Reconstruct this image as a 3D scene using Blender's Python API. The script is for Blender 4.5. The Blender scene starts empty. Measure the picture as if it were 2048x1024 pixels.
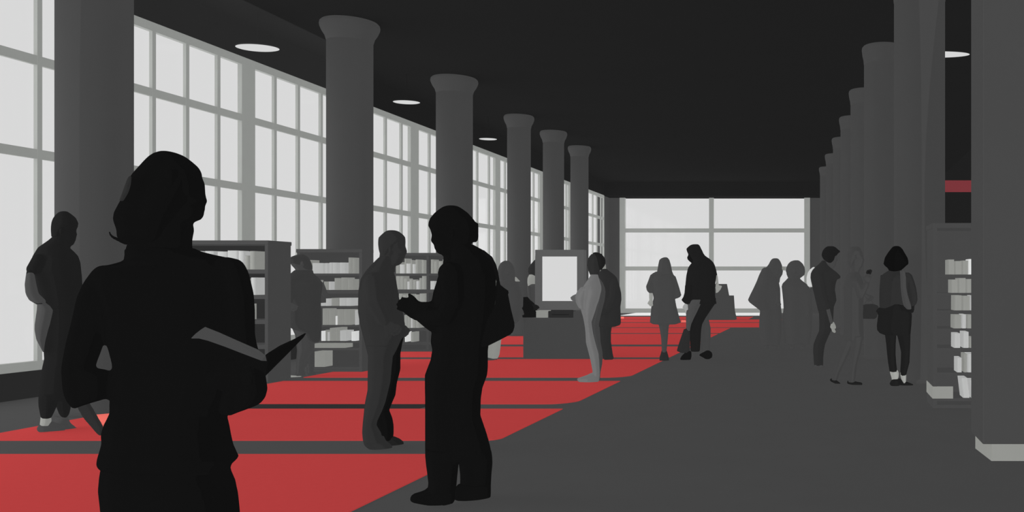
import bpy, bmesh, math, random
from mathutils import Vector, Matrix

random.seed(4)
S = bpy.context.scene
COL = S.collection
# ---------------------------------------------------------------- measures
F = 1800.0            # focal length in pixels of the 2048 px wide frame
VX, VY = 1655.0, 562.0
EYE = 1.28            # camera height
AMB = 0.80            # radiance of a white surface in the room
def wx(px, d): return (px - VX) * d / F
def wz(py, d): return EYE + (VY - py) * d / F

# ---------------------------------------------------------------- materials
MATS = {}
def lin(v):
    v /= 255.0
    return v / 12.92 if v <= 0.04045 else ((v + 0.055) / 1.055) ** 2.4
def mat(name, rgb, k=1.0, vary=0.03, scale=6.0):
    """matte surface of one colour with a faint procedural unevenness"""
    key = name
    if key in MATS: return MATS[key]
    if isinstance(rgb, (int, float)): rgb = (rgb, rgb, rgb)
    a = [min(0.95, lin(c) / AMB * k) for c in rgb]
    m = bpy.data.materials.new(name); m.use_nodes = True
    nt = m.node_tree; n = nt.nodes; l = nt.links
    b = n['Principled BSDF']
    b.inputs['Roughness'].default_value = 1.0
    b.inputs['Specular IOR Level'].default_value = 0.0
    tc = n.new('ShaderNodeTexCoord'); nz = n.new('ShaderNodeTexNoise')
    nz.inputs['Scale'].default_value = scale; nz.inputs['Detail'].default_value = 2
    rp = n.new('ShaderNodeValToRGB')
    rp.color_ramp.elements[0].color = [c * (1 - vary) for c in a] + [1]
    rp.color_ramp.elements[1].color = [min(1, c * (1 + vary)) for c in a] + [1]
    l.new(tc.outputs['Object'], nz.inputs['Vector']); l.new(nz.outputs['Fac'], rp.inputs['Fac'])
    l.new(rp.outputs['Color'], b.inputs['Base Color'])
    MATS[key] = m
    return m
def tone(v):
    return mat('matte_grey_%d' % v, (v, v + (1 if v > 120 else 0), v - (3 if 120 < v < 160 else 0)))
def glow(name, v):
    m = bpy.data.materials.new(name); m.use_nodes = True
    nt = m.node_tree; nt.nodes.remove(nt.nodes['Principled BSDF'])
    e = nt.nodes.new('ShaderNodeEmission'); e.inputs['Color'].default_value = (1, 1, 1, 1)
    e.inputs['Strength'].default_value = lin(v)
    nt.links.new(e.outputs[0], nt.nodes['Material Output'].inputs[0])
    return m
def glass():
    m = bpy.data.materials.new('window_glass'); m.use_nodes = True
    nt = m.node_tree; nt.nodes.remove(nt.nodes['Principled BSDF'])
    t = nt.nodes.new('ShaderNodeBsdfTransparent'); t.inputs['Color'].default_value = (.99, .99, .99, 1)
    g = nt.nodes.new('ShaderNodeBsdfGlossy'); g.inputs['Roughness'].default_value = 0.05
    mx = nt.nodes.new('ShaderNodeMixShader'); mx.inputs[0].default_value = 0.01
    nt.links.new(t.outputs[0], mx.inputs[1]); nt.links.new(g.outputs[0], mx.inputs[2])
    nt.links.new(mx.outputs[0], nt.nodes['Material Output'].inputs[0])
    return m
GLASS = glass()
LAMP = glow('lamp_diffuser_light', 214)
SCREEN = glow('screen_light', 214)
RED = mat('red_carpet_pile', (174, 60, 60), k=.96, vary=0.03, scale=20)
FLOORM = mat('dark_grey_floor', 68, scale=3)
COLM = mat('grey_column_plaster', 68, scale=2)
CEILM = mat('near_black_ceiling', 31, scale=1)
STRIPM = mat('charcoal_ceiling_strip', 42, scale=1)
MULL = mat('grey_window_metal', (144, 146, 143))

# ---------------------------------------------------------------- object helpers
def link(o):
    COL.objects.link(o); return o
def tag(o, label=None, cat=None, group=None, kind=None):
    if label: o['label'] = label
    if cat: o['category'] = cat
    if group: o['group'] = group
    if kind: o['kind'] = kind
    return o
def thing(name, label, cat, loc=(0, 0, 0), group=None):
    o = bpy.data.objects.new(name, None); o.empty_display_size = 0.1
    o.location = loc; link(o)
    return tag(o, label, cat, group)
def obj(name, bm, m, parent=None, smooth=False):
    """links one mesh object; the bmesh is in world space"""
    bmesh.ops.recalc_face_normals(bm, faces=bm.faces[:])
    me = bpy.data.meshes.new(name)
    org = Vector((0, 0, 0))
    if parent is not None:
        p = parent
        while p is not None:
            org += p.location; p = p.parent
    elif bm.verts:
        lo = [min(v.co[i] for v in bm.verts) for i in range(3)]
        hi = [max(v.co[i] for v in bm.verts) for i in range(3)]
        org = Vector(((lo[0] + hi[0]) / 2, (lo[1] + hi[1]) / 2, lo[2]))
    bmesh.ops.translate(bm, vec=-org, verts=bm.verts[:])
    bm.to_mesh(me); bm.free()
    if smooth:
        for p in me.polygons: p.use_smooth = True
    me.materials.append(m)
    o = bpy.data.objects.new(name, me); link(o)
    if parent is not None: o.parent = parent
    else: o.location = org
    return o
def struct(name, bm, m):
    o = obj(name, bm, m); o['kind'] = 'structure'; return o
def NB(): return bmesh.new()
def box(bm, x0, x1, y0, y1, z0, z1, bev=0.0):
    r = bmesh.ops.create_cube(bm, size=1)
    for v in r['verts']:
        v.co = Vector(((x0 + x1) / 2 + v.co.x * (x1 - x0), (y0 + y1) / 2 + v.co.y * (y1 - y0), (z0 + z1) / 2 + v.co.z * (z1 - z0)))
    if bev > 0:
        es = list({e for v in r['verts'] for e in v.link_edges})
        bmesh.ops.bevel(bm, geom=es, offset=bev, segments=2, affect='EDGES', profile=0.5)
    return bm
def prism(bm, pts, ext):
    """closed prism: polygon pts (Vectors) pushed along ext"""
    a = [bm.verts.new(p) for p in pts]; b = [bm.verts.new(p + ext) for p in pts]
    bm.faces.new(a); bm.faces.new(list(reversed(b)))
    n = len(pts)
    for i in range(n): bm.faces.new([a[i], b[i], b[(i + 1) % n], a[(i + 1) % n]])
    return bm
def lathe(bm, cx, cy, prof, seg=48):
    rings = []
    for r, z in prof:
        rings.append([bm.verts.new((cx + r * math.cos(2 * math.pi * i / seg), cy + r * math.sin(2 * math.pi * i / seg), z)) for i in range(seg)])
    for a, b in zip(rings, rings[1:]):
        for i in range(seg): bm.faces.new([a[i], a[(i + 1) % seg], b[(i + 1) % seg], b[i]])
    bm.faces.new(list(reversed(rings[0]))); bm.faces.new(rings[-1])
    return bm
def rod(bm, a, b, r, seg=12):
    a = Vector(a); b = Vector(b); d = b - a
    m = Matrix.Translation((a + b) / 2) @ d.to_track_quat('Z', 'Y').to_matrix().to_4x4()
    bmesh.ops.create_cone(bm, cap_ends=True, segments=seg, radius1=r, radius2=r, depth=d.length, matrix=m)
    return bm

# ================================================================ the setting
XL = -8.72; YF = 36.0; ZC = EYE + 3.85; ZW = EYE + 3.34; XR = 4.2; Y0 = 0.6
struct('floor', box(NB(), XL - .3, XR + .3, -3.0, YF + .3, -.12, 0), FLOORM)
bm = NB(); box(bm, -8.0, XR + .3, -3.0, YF + .3, ZC, ZC + .15); box(bm, XL - .3, -8.0, 15.8, YF + .3, ZC, ZC + .15)
struct('ceiling', bm, CEILM)
struct('trim_1', box(NB(), XL - .3, -8.0, -3.0, 15.8, ZC - .012, ZC + .15), STRIPM)      # paler ceiling strip along the windows
bm = NB(); box(bm, XL - .3, XL, -3, YF, 0, .30); box(bm, XL - .3, XL, -3, 15.8, ZW, ZC - .013)
struct('trim_5', box(NB(), XL - .3, XL, 15.8, 35.08, ZW, ZC - .001), CEILM)
struct('wall_left', bm, STRIPM)
bm = NB(); box(bm, XL - .3, XL + .0005, 35.1, YF, 0.0, ZC - .013); box(bm, XL - .3, wx(1240, YF), YF, YF + .3, 0, ZC)
box(bm, wx(1620, YF), XR + .3, YF, YF + .3, 0, ZC)
struct('wall_far', bm, COLM)
struct('trim_2', box(NB(), XL + .001, XR, 35.08, YF + .3, wz(391.5, 35.08), ZC - .014), CEILM)   # dark beam over the far window
struct('wall_back', box(NB(), XL - .3, XR + .3, -3.3, -3.0, 0, ZC), COLM)
struct('wall_right', box(NB(), XR, XR + .3, -3, YF, 0, ZC), CEILM)
# pale stone threshold in front of the far window
struct('trim_3', box(NB(), wx(1241, 33.2), wx(1520, 33.2), 33.2, YF - .02, 0.0, .012), mat('pale_threshold_stone', 205))

def glazing(y0, y1, bm): box(bm, XL - .038, XL - .030, y0, y1, .39, ZW - .105)
units = [(1, 5.6, 13.38, [7.3, 8.3, 9.95, 10.97, 11.64, 12.25, 12.88]),
         (2, 13.69, 18.8, [14.2, 14.83, 15.5, 16.15, 16.8, 17.76, 18.42]),
         (3, 19.17, 23.6, [19.72, 20.5, 21.2, 21.8, 22.42, 23.2]),
         (4, 23.95, 27.25, [24.35, 25.0, 25.7, 26.72]),
         (5, 27.65, 30.35, [28.3, 28.95, 29.6, 30.05]),
         (6, 30.75, 35.1, [31.3, 31.95, 32.65, 33.45, 34.05, 34.65])]
HR = [EYE + 2.434, EYE + 1.40]
for k, (n, a, b, ms) in enumerate(units):
    w = thing('window_%d' % n, None, None, (XL, (a + b) / 2, .30)); w['kind'] = 'structure'
    ex = .015
    bm = NB()
    lo = units[k - 1][2] if k else a; hi = b
    box(bm, XL - .05, XL + ex, lo, hi, ZW - .115, ZW); box(bm, XL - .05, XL + ex + .01, lo, hi, .30, .40)
    if k: box(bm, XL - .05, XL + ex, lo, a, .40, ZW - .115)
    if k == 5: box(bm, XL - .05, XL + ex, b - .05, b, .40, ZW - .115)
    obj('window_frame', bm, MULL, w)
    bm = NB()
    for y in ms: box(bm, XL - .03, XL + .012, y - .031, y + .031, .40, ZW - .115)
    for z in HR: box(bm, XL - .03, XL + .009, a, b, z - .052, z + .052)
    obj('glazing_bar', bm, MULL, w)
    bm = NB(); glazing(a, b, bm); obj('pane', bm, GLASS, w)
# far window
w = thing('window_7', None, None, (wx(1430, YF), YF, 0)); w['kind'] = 'structure'
fx0, fx1, fm = wx(1240, YF), wx(1620, YF), wx(1423, YF)
bm = NB()
box(bm, fx0, fx0 + .21, YF - .08, YF + .1, 0, wz(390, YF)); box(bm, fx1 - .23, fx1, YF - .08, YF + .1, 0, wz(390, YF))
box(bm, fx0 + .21, fx1 - .23, YF - .08, YF + .1, 0, wz(617, YF)); box(bm, fx0 + .21, fx1 - .23, YF - .08, YF + .1, wz(391, YF), ZC - .4)
obj('window_frame', bm, MULL, w)
bm = NB(); box(bm, fm - .09, fm + .09, YF - .07, YF + .05, wz(617, YF), wz(391, YF))
for y in (461, 537): box(bm, fx0 + .21, fx1 - .23, YF - .065, YF + .045, wz(y + 4, YF), wz(y - 4, YF))
obj('glazing_bar', bm, MULL, w)
obj('pane', box(NB(), fx0 + .2, fx1 - .2, YF + .055, YF + .07, wz(617, YF), wz(391, YF)), GLASS, w)

# ---------------------------------------------------------------- columns
def column(d, xc, r, label, capr=1.3):
    x = xc
    t = thing('round_column', label, 'column', (x, d, 0), 'round columns with flared capitals')
    bm = NB(); lathe(bm, x, d, [(r * 1.02, .0085), (r * 1.02, .06), (r, .08), (r, ZC - .30)]); obj('shaft', bm, COLM, t, True)
    c = r * capr
    bm = NB(); lathe(bm, x, d, [(r, ZC - .30), (r + .004, ZC - .285), (r + (c - r) * .25, ZC - .22), (r + (c - r) * .7, ZC - .15), (c * .99, ZC - .09), (c, ZC - .06), (c * .985, ZC - .025), (c * .93, ZC - .002)])
    obj('capital', bm, COLM, t, True)
for d, xp, r, lb in [
    (8.74, 190, .30, 'thick grey round column directly behind the black-haired woman with the open book'),
    (13.4, 700, .312, 'tall grey round column rising behind the stooping browser and bookcase'),
    (17.1, 909, .325, 'tall grey round column above the head of the person with black shoulder bag'),
    (21.0, 1038, .262, 'slimmer grey round column left of the big lit screen'),
    (23.2, 1107, .262, 'grey round column rising directly behind the lit screen'),
    (25.8, 1159, .25, 'last grey round column of the window row, nearest the far window')]:
    column(d, wx(xp, d), r, lb)
for i, (d, xl, lb) in enumerate([
    (11.5, 1788, 'broad grey round column nearest the right bookcase, its top out of sight'),
    (14.8, 1728, 'right hand round column with the highest visible capital'),
    (18.2, 1701, 'right hand round column with the second highest visible capital'),
    (21.2, 1681, 'right hand round column with the third highest capital'),
    (24.3, 1666, 'right hand round column with the fourth highest capital'),
    (27.4, 1652, 'right hand round column with the next to lowest capital'),
    (30.5, 1640, 'farthest right hand round column with the lowest capital beside the far window')]):
    r = .325 if i == 0 else .31
    column(d, wx(xl, d) + r, r, lb, 1.12)
# square pier at the right edge with a pale recessed kick plate
t = thing('square_pier', 'broad grey floor to ceiling pier at the right edge above a pale kick plate', 'pier', (1.9, 6.6, 0))
obj('shaft', box(NB(), 1.10, 2.9, 6.385, 6.9, .121, ZC - .003, .01), COLM, t)
bm = NB(); P0 = [Vector((x, y, 0)) for x, y in ((1.166, 6.40), (2.8, 6.40), (2.8, 6.88), (1.13, 6.88))]
prism(bm, P0, Vector((0, 0, .121))); o = obj('kick_plate', bm, tone(140), t); o['label'] = 'pale grey recessed kick plate'

# ---------------------------------------------------------------- carpet panels
def panel(ya, yb, x0, x1, label, rnd=0.0, rndl=0.0):
    pts = []
    def arc(cx, cy, r, a0, a1):
        for i in range(9):
            a = math.radians(a0 + (a1 - a0) * i / 8); pts.append(Vector((cx + r * math.cos(a), cy + r * math.sin(a), .001)))
    pts.append(Vector((x0, ya, .001)))
    if rnd: arc(x1 - rnd, ya + rnd, rnd, -90, 0)
    else: pts.append(Vector((x1, ya, .001)))
    pts.append(Vector((x1, yb, .001)))
    if rndl: arc(x0 + rndl, yb - rndl, rndl, 90, 180)
    else: pts.append(Vector((x0, yb, .001)))
    bm = NB(); prism(bm, pts, Vector((0, 0, .007)))
    tag(obj('carpet_panel', bm, RED), label, 'carpet', 'red carpet panels')
XE = -2.64; XW = -6.93
ORD = ['nearest red carpet panel, under the two black-clad foreground people', 'second red carpet panel from the camera, under the man in the long coat',
       'third red carpet panel from the camera, behind the man in the long coat', 'fourth red carpet panel from the camera, before the plinth of the lit screen',
       'fifth red carpet panel from the camera, beside the screen plinth', 'sixth red carpet panel from the camera, behind the screen plinth',
       'seventh red carpet panel from the camera, toward the far window', 'third from last red carpet panel before the far window',
       'next to last red carpet panel before the far window', 'farthest thin red carpet panel right before the far window']
YS = [(2.6, 6.62), (7.2, 8.97), (9.33, 11.46), (11.9, 14.67), (15.06, 17.5), (18.1, 21.7), (22.1, 24.4), (24.8, 27.4), (27.9, 29.75), (30.1, 32.0)]
for i, (a, b) in enumerate(YS):
    x1 = XE
    if 7 <= i <= 8: x1 = -1.5
    panel(a, b, XW if i < 4 else -8.66, x1, ORD[i], .3 if i in (2, 3) else (.12 if i == 1 else 0))
struct('trim_4', box(NB(), -6.9, wx(850, 9.15), 8.975, 9.325, .0005, .005), tone(45))

# ---------------------------------------------------------------- ceiling lamps
def lamp(px, py, d, r, label, sy=.75, v=31):
    x = wx(px, d); z = wz(py, d)
    t = thing('disc_lamp', label, 'ceiling lamp', (x, d, z), 'round disc lamps')
    bm = NB(); lathe(bm, x, d, [(r * .94, z - .012), (r, z), (r * .98, z + .012), (r * .8, z + .03)])
    for q in bm.verts: q.co.y = d + (q.co.y - d) * sy
    obj('housing', bm, tone(v), t, False)
    bm = NB(); lathe(bm, x, d, [(r * .90, z - .020), (r * .985, z - .013)])
    for q in bm.verts: q.co.y = d + (q.co.y - d) * sy
    obj('diffuser', bm, LAMP, t)
    obj('hanging_rod', rod(NB(), (x, d, z + .02), (x, d, ZC), .007), tone(v), t)
lamp(515, 94, 12.85, .29, 'nearest glowing disc lamp hung beside the windows', .75, 42)
lamp(813, 203, 16.75, .242, 'second glowing disc lamp hung beside the windows')
lamp(976, 277, 21.1, .205, 'farthest and smallest glowing disc lamp hung beside the windows')
lamp(1878, 107, 15.3, .56, 'large glowing disc lamp seen in the gap by the right pier', .4)
# red hanging sign in the gap
t = thing('hanging_sign', 'plain dull red hanging sign board in the dark gap by the right pier', 'sign', (wx(1925, 20), 20, wz(372, 20)))
obj('board', box(NB(), wx(1860, 20), wx(1975, 20), 19.97, 20.03, wz(384, 20), wz(361, 20), .008), mat('dull_red_board', (125, 55, 60)), t)
for px in (1875, 1960): obj('hanging_rod', rod(NB(), (wx(px, 20), 20, wz(362, 20)), (wx(px, 20), 20, ZC), .008), tone(31), t)

# ================================================================ bookcases and books
ZB = .0085   # stands on the carpet
def bookcase(label, x0, x1, y0, y1, z1, boards, uprights=(), inner=45, board_t=.025, zb=.06):
    global BOARDS
    BOARDS = list(boards)
    t = thing('bookcase', label, 'bookcase', ((x0 + x1) / 2, (y0 + y1) / 2, 0))
    fr = tone(68)
    bm = NB(); 
    obj('side_panel', box(NB(), x0, x0 + .04, y0, y1, ZB, z1 - .03), fr, t); obj('side_panel', box(NB(), x1 - .04, x1, y0, y1, ZB, z1 - .03), fr, t)
    obj('top', box(NB(), x0 - .01, x1 + .01, y0 - .01, y1 + .005, z1 - .03, z1 + .02, .006), fr, t)
    obj('back_panel', box(NB(), x0 + .04, x1 - .04, y1 - .015, y1, zb, z1 - .03), tone(inner), t)
    obj('plinth', box(NB(), x0 + .04, x1 - .04, y0 + .01, y1 - .015, ZB, zb), fr, t)
    for z, th in boards: obj('shelf_board', box(NB(), x0 + .04, x1 - .04, y0 + .005, y1 - .015, z - th, z), fr, t)
    for u in uprights: obj('upright', box(NB(), u - .02, u + .02, y0 + .004, y1 - .015, zb, z1 - .03), fr, t)
    return t
TONEW = {140: 'mid grey', 176: 'light grey', 214: 'white', 31: 'black', 45: 'charcoal'}
ORDN = ['first', 'second', 'third', 'fourth', 'fifth', 'sixth', 'seventh', 'eighth', 'ninth', 'tenth', 'eleventh', 'twelfth', 'thirteenth', 'fourteenth']
def book(x0, x1, z0, z1, y0, dep, v, label, group, tilt=0, flat=False):
    """rounded spine towards the camera, page block let in at the head"""
    w = x1 - x0; n = 8; prof = []
    b = min(.012, w * .25)
    for i in range(n + 1):
        a = math.pi * i / n
        prof.append((-w / 2 * math.cos(a), -b * math.sin(a)))
    pts = [Vector((x, y, 0)) for x, y in prof] + [Vector((w / 2, dep, 0)), Vector((-w / 2, dep, 0))]
    bm = NB(); h = z1 - z0; c = min(.004, h * .1)
    prism(bm, [p.copy() for p in pts], Vector((0, 0, h)))
    top = [f for f in bm.faces if all(abs(vv.co.z - h) < 1e-6 for vv in f.verts)]
    r = bmesh.ops.inset_region(bm, faces=top, thickness=min(.003, w * .12))
    for vv in top[0].verts: vv.co.z -= c
    if flat:
        pass
    for vv in bm.verts:
        if tilt:
            x, z = vv.co.x, vv.co.z
            vv.co.x = x + z * math.tan(tilt)
        vv.co += Vector(((x0 + x1) / 2, y0 + .012, z0))
    tag(obj('book', bm, tone(v)), label, 'book', group)
def shelf_books(y0, dep, rows, where, group, boards=()):
    """rows: (row words, board height, [(px0, px1, pytop, tone, tilt)])"""
    for words, zb, bs in rows:
        bs = sorted(bs, key=lambda q: q[0])
        for i, q in enumerate(bs):
            px0, px1, pt, v = q[:4]; tl = q[4] if len(q) > 4 else 0
            pb = q[5] if len(q) > 5 else None
            z0 = zb if pb is None else wz(pb, y0)
            lb = '%s book, %s from left, %s of %s' % (TONEW[v], ORDN[i], words, where)
            zt = min([wz(pt, y0)] + [z - th - .004 for z, th in boards if z > z0 + .03])
            book(wx(px0, y0) + .002, wx(px1, y0) - .002, z0 + .001, zt, y0, dep, v, lb, group, tl)

# bookcase 1, beside the near woman
d = 11.3
Z = lambda y: wz(y, d + .02)
bookcase('grey bookcase nearest the camera, half hidden by the woman with the open book', wx(322, d), wx(536, d), d, d + .48, wz(484, d),
         [(Z(539), .05), (Z(590), .05), (Z(640), .05), (Z(690), .05), (.08, .03)], inner=45)
b1 = [('top shelf', Z(539), [(344, 352, 503, 176), (353, 371, 500, 140), (373, 383, 506, 176), (385, 402, 502, 176), (409, 427, 502, 176), (434, 453, 503, 176), (454, 475, 501, 176), (476, 487, 502, 176), (489, 497, 511, 140), (499, 509, 502, 140)]),
      ('second shelf', Z(590), [(400, 430, 556, 176), (440, 470, 553, 140), (474, 498, 557, 140), (501, 511, 555, 176)]),
      ('third shelf', Z(640), [(395, 420, 606, 140), (430, 462, 604, 176), (470, 490, 608, 140)]),
      ('fourth shelf', Z(690), [(400, 440, 655, 140), (450, 480, 652, 176)])]
shelf_books(d + .02, .22, b1, 'bookcase nearest the camera', 'books in the nearest grey bookcase', BOARDS)
# bookcase 2, behind the browsing person
d = 12.6; Z = lambda y: wz(y, d + .02)
bookcase('grey bookcase in front of the tall column, a stooping person browsing it', wx(594, d), wx(724, d), d, d + .3, wz(501, d),
         [(Z(547), .03), (Z(580), .05), (Z(612), .03), (Z(650), .025), (Z(682), .025), (Z(696), .03), (Z(734), .03)], inner=68, zb=.04)
b2 = [('top shelf', Z(547), [(612, 622, 520, 140), (624, 646, 526, 176), (650, 655, 526, 176), (658, 665, 525, 176), (665, 673, 525, 176), (679, 690, 525, 176), (696, 704, 515, 140), (704, 711, 517, 140)]),
      ('second shelf', Z(580), [(612, 630, 560, 140), (647, 656, 563, 140), (656.6, 661, 563, 176), (668, 681, 556, 140), (681.5, 694, 555, 140), (694.5, 706, 558, 140)]),
      ('third shelf', Z(612), [(638, 650, 606, 176), (651, 658, 597, 176), (662, 676, 596, 140), (678, 690, 596, 176), (692, 702, 596, 176)]),
      ('fourth shelf', Z(650), [(644, 657, 615, 140), (657, 670, 619, 140), (670, 674, 632, 214), (674, 687, 619, 140), (687, 700, 619, 140), (709, 713, 620, 176)]),
      ('fifth shelf', Z(682), [(641.5, 650, 662, 214), (650, 654, 660, 140), (654, 658.5, 664, 176), (658.5, 670, 656, 140), (670, 679, 655, 140), (679, 692, 661, 176), (702, 711, 663, 214)]),
      ('sixth shelf', Z(696), [(628, 690, 687, 140)]),
      ('bottom shelf', Z(734), [(628, 649, 703, 140)])]
shelf_books(d + .02, .2, b2, 'bookcase before the tall column', 'books in the bookcase before the column', BOARDS)
# bookcase 3, between the two talking people
d = 16.2; Z = lambda y: wz(y, d + .02)
bookcase('grey bookcase seen between the two standing people who face each other', wx(784.5, d), wx(906, d), d, d + .42, wz(508, d),
         [(Z(547), .04), (Z(579), .06), (Z(606), .05), (Z(656), .05), (Z(684), .05)], uprights=[wx(855, d)], inner=68, zb=.04)
b3 = [('top shelf', Z(547), [(791, 798, 524, 140), (799, 808, 529, 176), (808.5, 812, 517, 140), (812, 820, 527, 176), (820.5, 824, 520, 140), (824.5, 830, 528, 176), (830.5, 836, 519, 140), (843, 849, 520, 140), (861, 867, 519, 140), (867.5, 874, 522, 140), (877, 884, 522, 140), (884.5, 893, 519, 140)]),
      ('second shelf', Z(579), [(791, 800, 548.5, 140), (800, 807, 552, 140), (807.5, 814, 557, 140), (814, 818, 563, 176), (818.5, 825, 559, 140), (826, 832, 560, 140), (832, 837, 562, 176), (838, 843, 556, 140), (843.5, 850, 549, 140), (860, 869, 562, 176)]),
      ('third shelf', Z(606), [(797, 805, 587, 140), (805.5, 813, 590, 140), (813.5, 821, 588, 140), (821.5, 829, 592, 140), (829.5, 838, 589, 140), (838.5, 850, 587, 140)]),
      ('fourth shelf', Z(656), [(808, 815, 630, 140), (815, 821, 632, 140), (821, 824, 635, 176), (824.5, 831, 633, 140), (831.5, 838, 636, 140)]),
      ('bottom shelf', Z(684), [(809, 812, 664, 214), (821, 827, 664, 140)])]
shelf_books(d + .02, .22, b3, 'bookcase between the two people', 'books in the bookcase between two people', BOARDS)
# bookcase 4, in the gap on the right
d = 9.0; Z = lambda y: wz(y, d + .02)
BC = bookcase('grey bookcase in the narrow gap beside the right pier', wx(1866, d), wx(2080, d), d, d + .54, wz(450, d),
         [(Z(549), .03), (Z(586), .02), (Z(621), .02), (Z(657), .02), (Z(696), .03), (Z(745), .03), (Z(796), .03)], inner=68, zb=.04)
x0 = wx(1866, d)
bm = NB(); box(bm, x0 - .005, wx(1906, d), d - .006, d + .01, .105, .225); box(bm, x0 - .006, x0 + .01, d - .006, d + .54, .106, .224)
o = obj('kick_plate', bm, tone(140), BC); o['label'] = 'pale grey kick plate round the corner'
b4 = [('top shelf', Z(549), [(1896, 1909, 519, 140), (1909.5, 1924, 522, 140), (1924.5, 1937, 521, 140), (1938, 1946, 518, 214)]),
      ('second shelf', Z(586), [(1902, 1916, 559, 140), (1916.5, 1932, 556, 140), (1932.5, 1947, 558, 140)]),
      ('third shelf', Z(621), [(1908, 1924, 590, 140), (1924.5, 1940, 592, 140), (1941, 1947, 590, 176)]),
      ('fourth shelf', Z(657), [(1907, 1923, 630, 140), (1924, 1932.5, 629, 176), (1934, 1948, 630, 140)]),
      ('fifth shelf', Z(696), [(1908, 1921, 667, 176), (1926, 1938, 664, 176), (1939, 1949, 675, 140)]),
      ('sixth shelf', Z(745), [(1914, 1924, 716, 176), (1928, 1934.5, 708, 140), (1935, 1950, 708, 176)]),
      ('bottom shelf', Z(796), [(1926, 1940, 756, 176, -.12), (1942, 1952, 761, 176, -.06)])]
shelf_books(d + .02, .22, b4, 'bookcase by the right pier', 'books in the bookcase in the right gap', BOARDS)

# pale boxes on the floor at the right
def floor_box(x0, x1, y0, y1, h, skew, label):
    t = thing('storage_box', label, 'box', ((x0 + x1) / 2, (y0 + y1) / 2, 0))
    bm = NB(); prism(bm, [Vector(p) for p in ((x0, y0, 0), (x1, y0, 0), (x1, y1, 0), (x0 + skew, y1, 0))], Vector((0, 0, h)))
    obj('carton', bm, tone(140), t)
    bm = NB(); prism(bm, [Vector(p) for p in ((x0 - .004, y0 - .004, h + .0005), (x1 + .004, y0 - .004, h + .0005), (x1 + .004, y1, h + .0005), (x0 + skew - .004, y1, h + .0005))], Vector((0, 0, .012)))
    o = obj('lid', bm, tone(68), t); o['label'] = 'dark grey lid'
d = 12.25; floor_box(wx(1811, d), wx(1855, d), d, 12.7, wz(731, d), 0, 'pale low box on the floor behind the heels of the black-haired woman in shorts')

# loose papers on the carpet
CORAL = mat('coral_paper', (232, 106, 96))
def leaflet(pts, m, label, z=.0095):
    """a sheet folded once, lying on the floor; pts: four floor corners (x, y)"""
    a, b, c, d_ = [Vector((x, y, z)) for x, y in pts]
    bm = NB(); lo = [a, b, c, d_]; prism(bm, lo, Vector((0, 0, .002)))
    e, f = (a * .02 + d_ * .98), (b * .02 + c * .98)
    prism(bm, [a + Vector((0, 0, .0025)), b + Vector((0, 0, .0025)), f + Vector((0, 0, .006)), e + Vector((0, 0, .006))], Vector((0, 0, .002)))
    tag(obj('leaflet', bm, m), label, 'leaflet')
def fl(px, py):
    q = EYE * F / (py - VY); return (wx(px, q), q)
leaflet([fl(198, 856), fl(212, 856), fl(226, 829), fl(182, 833)], CORAL, 'coral folded leaflet on the red carpet behind the elbow of the near woman')
leaflet([fl(1362, 645.5), fl(1373, 645.5), fl(1371, 641.5), fl(1363, 641.5)], CORAL, 'small coral leaflet on the far carpet right of the grey skirt')
leaflet([fl(1241, 638), fl(1248, 638), fl(1248, 634.3), fl(1241, 634.3)], CORAL, 'small coral leaflet by the far window threshold left corner')
leaflet([fl(579, 755.2), fl(600, 754.2), fl(603, 753.6), fl(581, 752)], tone(140), 'pale grey paper on the floor beside the nearest grey bookcase', .002)

# ---------------------------------------------------------------- screen on its plinth
d = 14.7
t = thing('plinth_desk', 'dark grey block desk under the big lit screen', 'desk', (wx(1112, d), d + .4, 0))
obj('desk_block', box(NB(), wx(1046, d), wx(1178, d), d, d + .9, .0085, wz(636, d), .012), tone(68), t)
obj('raised_block', box(NB(), wx(1146, d), wx(1176, d), d + .01, d + .89, wz(636, d) + .0005, wz(622.5, d), .01), tone(68), t)
d = 15.1
t = thing('display_screen', 'large blank white lit screen in a grey frame on the block desk', 'screen', (wx(1119, d), d, wz(636, 14.7)))
fr = tone(90); za, zb, zc, zd = wz(499.5, d), wz(513, d), wz(602, d), wz(620, d)
bm = NB(); x0, x1, x2, x3 = wx(1070, d), wx(1084, d), wx(1154, d), wx(1168, d)
box(bm, x0, x3, d, d + .16, zb, za, .006); box(bm, x0, x3, d, d + .16, zd, zc, .006); box(bm, x0, x1, d, d + .16, zc - .01, zb + .01); box(bm, x2, x3, d, d + .16, zc - .01, zb + .01)
box(bm, x0 + .02, x3 - .02, d + .06, d + .2, zd + .02, za - .02, .01)
obj('screen_frame', bm, fr, t)
obj('screen_panel', box(NB(), x1, x2, d + .02, d + .05, zc, zb), SCREEN, t)
bm = NB(); box(bm, wx(1098, d), wx(1140, d), d + .08, d + .2, wz(636, 14.7) + .014, zd + .05); box(bm, wx(1080, d), wx(1143, d), d + .02, d + .28, wz(636, 14.7) + .001, wz(636, 14.7) + .015)
obj('foot', bm, tone(31), t)
d = 14.78; zt = wz(636, 14.7) + .001
t = thing('card_box', 'small pale box on the desk under the left of the screen', 'box', (wx(1084, d), d + .1, zt))
obj('carton', box(NB(), wx(1072, d), wx(1094, d), d, d + .2, zt, wz(623, d), .008), tone(140), t)
obj('lid', box(NB(), wx(1071.5, d), wx(1094.5, d), d - .004, d + .204, wz(623, d) + .0005, wz(621, d), .004), tone(140), t)
t = thing('shadow_gap_block', 'flat charcoal stand-in for the shadow gap under the screen, right of the pale box', 'shadow_gap_block', (wx(1120, d), d + .1, zt))
obj('housing', box(NB(), wx(1096, d), wx(1145, d), d, d + .22, zt, wz(622, d), .01), tone(45), t)  # dark block put where only the shadow gap under the screen lies
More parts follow.
